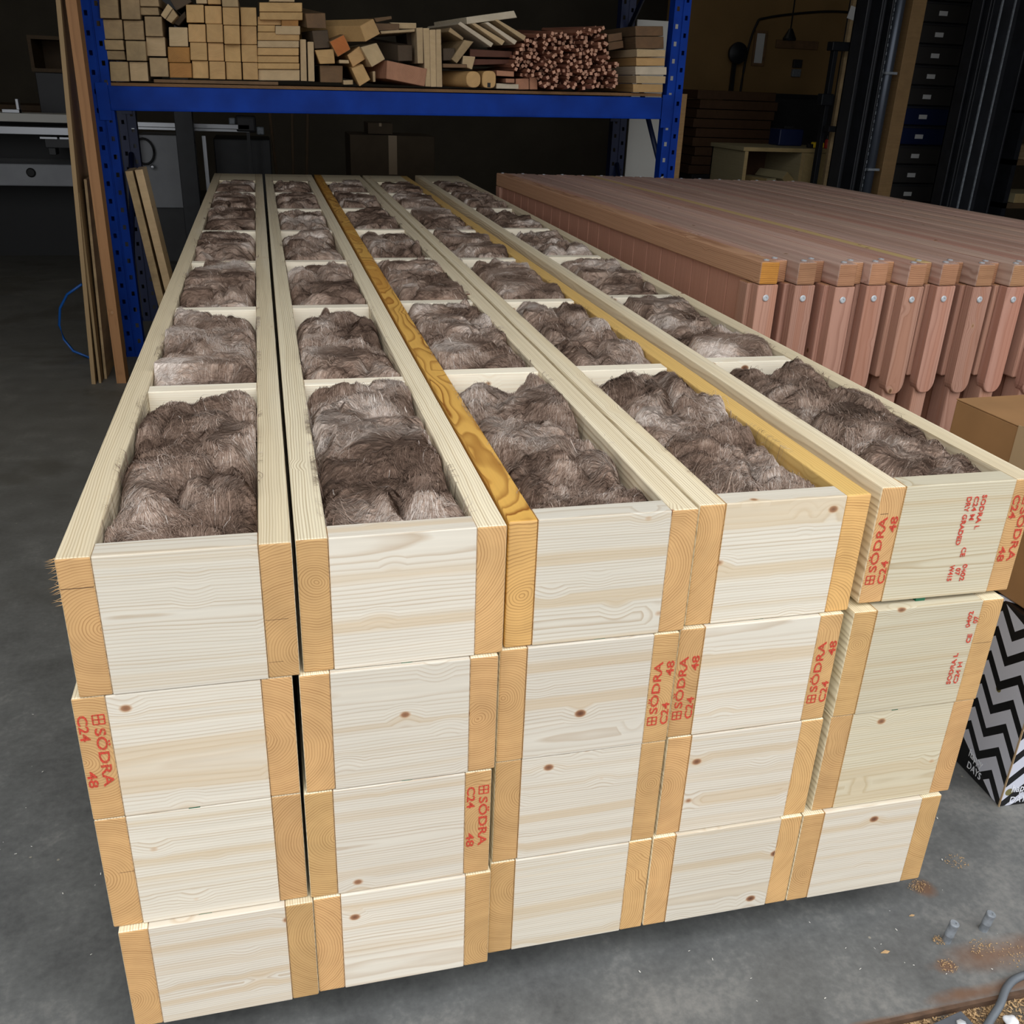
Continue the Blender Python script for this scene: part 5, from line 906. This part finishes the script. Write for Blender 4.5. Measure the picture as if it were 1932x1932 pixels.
boxes('housing', [(0, .18, 0, .2, 0, .14)], M['machine'], pu, .02); boxes('bracket', [(-.06, .0, .05, .12, .06, .12), (.18, .25, .04, .12, -.02, .05)], M['galv'], pu, .01)
for i, (x, y, z, w, d, h, lab) in enumerate(((1.145, 8.5, .0, .82, .6, 1.19, 'large brown carton standing behind the stack, under the shelf'), (1.33, 8.6, 1.195, .24, .4, .10, 'flat brown carton lying on the large carton behind the stack'))):
    b = empty('brown_carton', (x, y, z)); tag(b, lab, 'box')
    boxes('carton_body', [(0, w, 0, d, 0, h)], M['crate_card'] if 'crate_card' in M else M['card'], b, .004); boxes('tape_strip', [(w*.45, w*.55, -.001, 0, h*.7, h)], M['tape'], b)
for i, x in enumerate((.47, .56, .66)):
    o = boxes('broom_pole', [(x, x+.025, 8.7, 8.725, 0, 1.75)], M['crate'], None, .004); o.rotation_euler = (R(-1), R((-3, 2, 4)[i]), 0)
    tag(o, ['slim wooden pole leaning in the dark, beside the machine housing', 'middle of three slim wooden poles in the dark under the shelf', 'slim wooden pole in the dark, nearest the brown carton'][i], 'pole', 'poles leaning in the dark')

# ------------------------------------------------------------------ right background
for i in range(9):
    o = box('stacked_board', (.84, .9, .080), (4.90+.012*((i*7) % 5-2), 8.45, .93+.041+.0865*i), M['darkboard'], None, (0, 0, 0), .004)
    tag(o, f'dark brown board in the pile behind the rack, {["lowest","second","third","fourth","fifth","sixth","seventh","eighth","topmost"][i]} from the bottom' if i < 8 else 'dark brown board, topmost of the pile behind the rack', 'board', 'dark boards piled behind the rack')
tr = boxes('board_trestle', [(4.50, 5.30, 8.0, 8.9, 0, .928)], M['machine'], None, .005); tag(tr, 'dark low stand carrying the board pile', 'stand')
bm_ = empty('machine_bench', (5.40, 8.6, 0)); tag(bm_, 'dark low machine bench in front of the ochre wall', 'machine')
boxes('body', [(0, 1.15, 0, .8, .95, 1.70)], M['machine'], bm_, .01); boxes('base', [(.05, 1.1, .05, .8, 0, .95)], M['crate'], bm_, .005); boxes('edge_rail', [(-.01, 1.16, -.02, .0, 1.66, 1.70)], M['black'], bm_)
fan = empty('wall_fan', (5.83, 10.08, 2.12)); tag(fan, 'black round fan on the dim ochre wall', 'fan')
lathe('fan_cage', [(.08, 0), (.115, .015), (.12, .04), (.115, .06), (.04, .09), (.001, .09)], M['black'], fan, 24, (0, 0, 0), (R(90), 0, 0))
boxes('stand_pole', [(-.02, .02, .0, .05, -.75, 0)], M['black'], fan); boxes('wall_bracket', [(-.05, .05, .05, .15, -.8, -.7)], M['black'], fan)
pf = empty('picture_frame', (6.09, 10.17, 2.0)); tag(pf, 'pale framed notice on the ochre wall beside the fan', 'frame')
boxes('frame', [(0, .16, 0, .02, 0, .03), (0, .16, 0, .02, .35, .38), (0, .025, 0, .02, .03, .35), (.135, .16, 0, .02, .03, .35)], M['d2'], pf); boxes('sheet', [(.025, .135, .012, .02, .03, .35)], M['white'], pf)
sg = boxes('wall_sign', [(6.38, 6.94, 10.17, 10.195, 2.205, 2.295)], M['d2'], None, .003); tag(sg, 'long dim sign plate on the ochre wall under the lamp cord', 'sign')
for i, (z0, z1) in enumerate(((2.0, 2.09), (1.90, 1.985))):
    o = boxes('switch_box', [(6.64, 6.75, 10.15, 10.195, z0, z1)], M['machine' if i == 0 else 'galv'], None, .004); tag(o, ['dark switch box on the ochre wall, upper one', 'grey switch box on the ochre wall, lower one'][i], 'switch')
lp = empty('pendant_lamp', (6.07, 9.3, 0)); tag(lp, 'unlit pendant lamp hanging before the ochre wall', 'lamp')
boxes('cord', [(-.006, .006, -.006, .006, 2.36, 5.0)], M['rubber'], lp); lathe('lamp_shade', [(.02, .12), (.03, .10), (.075, .02), (.07, 0), (.05, .0), (.001, .01)], M['black'], lp, 18, (0, 0, 2.24))
cbl = tube('wall_cable', spline([(5.98, 10.17, 1.3), (6.0, 10.17, 2.0), (6.08, 10.17, 2.42), (6.23, 10.17, 2.52), (6.98, 10.17, 2.62), (7.6, 10.17, 2.62)], 40), .014, M['rubber'], None, 6); tag(cbl, 'black cable clipped across the ochre wall', 'cable')
tb = empty('timber_unit', (4.04, 6.0, 0)); tag(tb, 'pale timber work unit with an open shelf, behind the larch panels', 'workbench')
M['unit'] = wood('greenish_pine_board', lin(172, 160, 124), lin(138, 122, 88), lin(172, 150, 104), lin(130, 106, 70), 120, .5, .2)
boxes('top_board', [(-.02, .90, 0, .62, 1.265, 1.295)], M['unit'], tb, .002); boxes('side_board', [(0, .03, .01, .62, 0, 1.265), (.50, .53, .01, .62, 0, 1.265)], M['unit'], tb, .001)
boxes('front_panel', [(.53, .90, .005, .03, 0, 1.262)], M['unit'], tb, .001); boxes('back_board', [(0, .90, .60, .62, 0, 1.265)], M['darkboard'], tb); boxes('shelf_board', [(.03, .50, .02, .6, .96, .985)], M['unit'], tb)
o = box('offcut_block', (.34, .10, .075), (4.28, 6.20, 1.024), M['unit'], None, (0, 0, R(90+12)), .002); tag(o, 'pale offcut lying on the shelf of the timber unit', 'timber')
o = box('offcut_block', (.10, .38, .07), (4.46, 6.26, 1.055), M['unit'], None, (0, R(38), R(8)), .002); tag(o, 'pale offcut leaning in the open shelf of the timber unit', 'timber')
dr = empty('cordless_tool', (4.715, 6.12, 1.296)); tag(dr, 'yellow and black hand tool lying on the timber unit', 'tool')
boxes('tool_body', [(-.03, .07, -.02, .03, .0, .045)], M['yellow'], dr, .01); boxes('tool_grip', [(-.07, -.02, -.015, .025, .0, .03)], M['rubber'], dr, .006)
o = empty('tool_case', (4.62, 6.42, 1.296)); tag(o, 'dark tool case standing on the timber unit', 'case'); boxes('case_body', [(-.12, .10, -.08, .10, 0, .13)], M['navy_and_shade'], o, .01); boxes('case_handle', [(-.05, .04, -.01, .02, .13, .15)], M['rubber'], o)
o = empty('spray_can', (4.815, 6.10, 1.296)); tag(o, 'small red can on the timber unit beside the yellow tool', 'can'); lathe('can_body', [(.026, 0), (.028, .004), (.028, .06), (.018, .072), (.001, .072)], M['red'], o, 16); lathe('can_cap', [(.013, .072), (.013, .095), (.001, .096)], M['white'], o, 12)
pk = box('tall_plank', (.16, .035, 3.2), (4.672, 5.72, 1.6), M['w'], None, (0, 0, 0), .002)
tag(pk, 'tall pale plank standing beside the black lift mast', 'plank')
nt = box('paper_note', (.075, .002, .085), (4.605, 5.700, 2.245), M['white'], None, (0, R(14), 0), 0); tag(nt, 'white paper note pinned on the tall plank', 'paper')
ck = empty('bar_clamp', (4.47, 5.62, 0)); tag(ck, 'black clamp stand left of the tall plank', 'clamp')
boxes('bar', [(-.02, .015, 0, .05, 0, 2.0)], M['black'], ck, .003); boxes('clamp_head', [(-.05, .10, -.02, .06, 1.99, 2.05)], M['black'], ck, .006); boxes('clamp_slide', [(-.07, .03, -.02, .05, 1.62, 1.70)], M['black'], ck, .006)
boxes('jaw', [(-.02, .12, -.10, -.02, 1.44, 1.48)], M['black'], ck, .004)
# lift mast: two black channel columns, a ram and a chain, with a wooden post between
mast = empty('lift_mast', (4.05, 4.85, 0)); tag(mast, 'black lifting mast with steel channels, chain and ram, beside the larch panels', 'mast')
def channel(nm, x, y, w, d, mat=M['black']):
    t = .016
    o = boxes(nm, [(x, x+w, y+d-t, y+d, 0, 3.6), (x, x+t, y, y+d, 0, 3.6), (x+w-t, x+w, y, y+d, 0, 3.6)], mat, mast, .003); return o
channel('outer_channel', .13, 0, .12, .14); channel('inner_channel', .245, -.01, .075, .10)
tube('ram', [(.395, .05, 0), (.395, .05, 3.6)], .036, M['hydraulic'], mast, 18); boxes('ram_clip', [(.35, .44, .0, .10, 1.22, 1.235), (.35, .44, .0, .10, 1.83, 1.845)], M['galv'], mast)
V, Fc = [], []
for k in range(130):
    n0 = len(V); z = .2+k*.026; w = .010 if k % 2 else .006; V += boxv(.335-w, .335+w, .02, .03, z, z+.022); Fc += [tuple(i+n0 for i in f) for f in BOXF]
mesh('chain', V, Fc, M['galv'], mast)
channel('outer_channel', 1.03, -.02, .36, .16); channel('inner_channel', 1.0, .02, .10, .12)
boxes('edge_flange', [(1.11, 1.122, -.03, -.02, 0, 3.6), (1.21, 1.220, -.03, -.02, 0, 3.6)], M['galv'], mast)
boxes('cross_head', [(.13, 1.39, .02, .14, 3.45, 3.6)], M['black'], mast)
M['post'] = wood('dull_brown_post', lin(132, 106, 70), lin(100, 78, 48), lin(132, 106, 70), lin(100, 78, 48), 120, .5, .1)
ps = box('wooden_post', (.105, .09, 3.6), (4.585, 4.93, 1.8), M['post'], None, (0, 0, 0), .003); tag(ps, 'brown wooden post standing between the mast columns', 'post')
dc = empty('drawer_cabinet', (4.80, 5.6, 0)); tag(dc, 'dark drawer cabinet with small pale labels seen between the mast columns', 'cabinet')
boxes('carcass', [(0, 1.0, .04, .5, 0, 2.8)], M['machine'], dc, .003)
for k in range(13):
    z = .80+.1416*k
    d = boxes('drawer', [(.02, .98, 0, .06, z, z+.130)], M['navy_and_shade' if k in (4, 5) else 'drawer'], dc, .004)
    boxes('label_holder', [(.455, .525, -.004, 0, z+.042, z+.073)], M['white'], d); boxes('drawer_lip', [(.05, .95, -.010, 0, z+.118, z+.127)], M['machine'], d)
sh = empty('steel_shelf', (5.95, 5.3, 0)); tag(sh, 'shelf with pale boards at the right edge of the view', 'shelf')
boxes('shelf_plate', [(0, 1.0, 0, .5, .93, .97), (0, 1.0, 0, .5, 1.25, 1.29), (0, 1.0, 0, .5, 1.62, 1.64)], M['crate'], sh); boxes('side_frame', [(0, .04, 0, .5, 0, 2.4), (.96, 1.0, 0, .5, 0, 2.4)], M['black'], sh)
for i, (z, h, m, lab) in enumerate(((.97, .07, 'unit', 'pale board on the lower tier of the right edge shelf'), (1.29, .10, 'w', 'brown board on the middle tier of the right edge shelf'))):
    o = box('shelf_timber', (.55, .4, h), (6.32, 5.5, z+h/2+.001), M[m], None, (0, 0, 0), .003); tag(o, lab, 'timber')
bl = boxes('blue_tarp_crate', [(5.30, 6.1, 4.4, 4.85, 0, .83)], M['hose_blue'], None, .01); tag(bl, 'blue crate on the floor beyond the larch panels', 'crate')
# right strip light glimpsed above the rack; left one added as unseen fill light
for i, (x, y) in enumerate(((4.3, 9.5), (-2.5, 9.5))):
    fx = empty('strip_light', (x, y, 4.75)); tag(fx, ['ceiling strip light on the right side of the workshop', 'added unseen strip light on the left side of the workshop'][i], 'lamp', 'ceiling strip lights')
    boxes('casing', [(-.06, .06, -.75, .75, 0, .08)], M['offwhite'], fx, .004)
    n = NT('lit_tube'); n.b.inputs['Emission Color'].default_value = (1, .93, .75, 1); n.b.inputs['Emission Strength'].default_value = 7.0
    tube('tube_lamp', [(0, -.7, -.03), (0, .7, -.03)], .018, n.m, fx, 10)
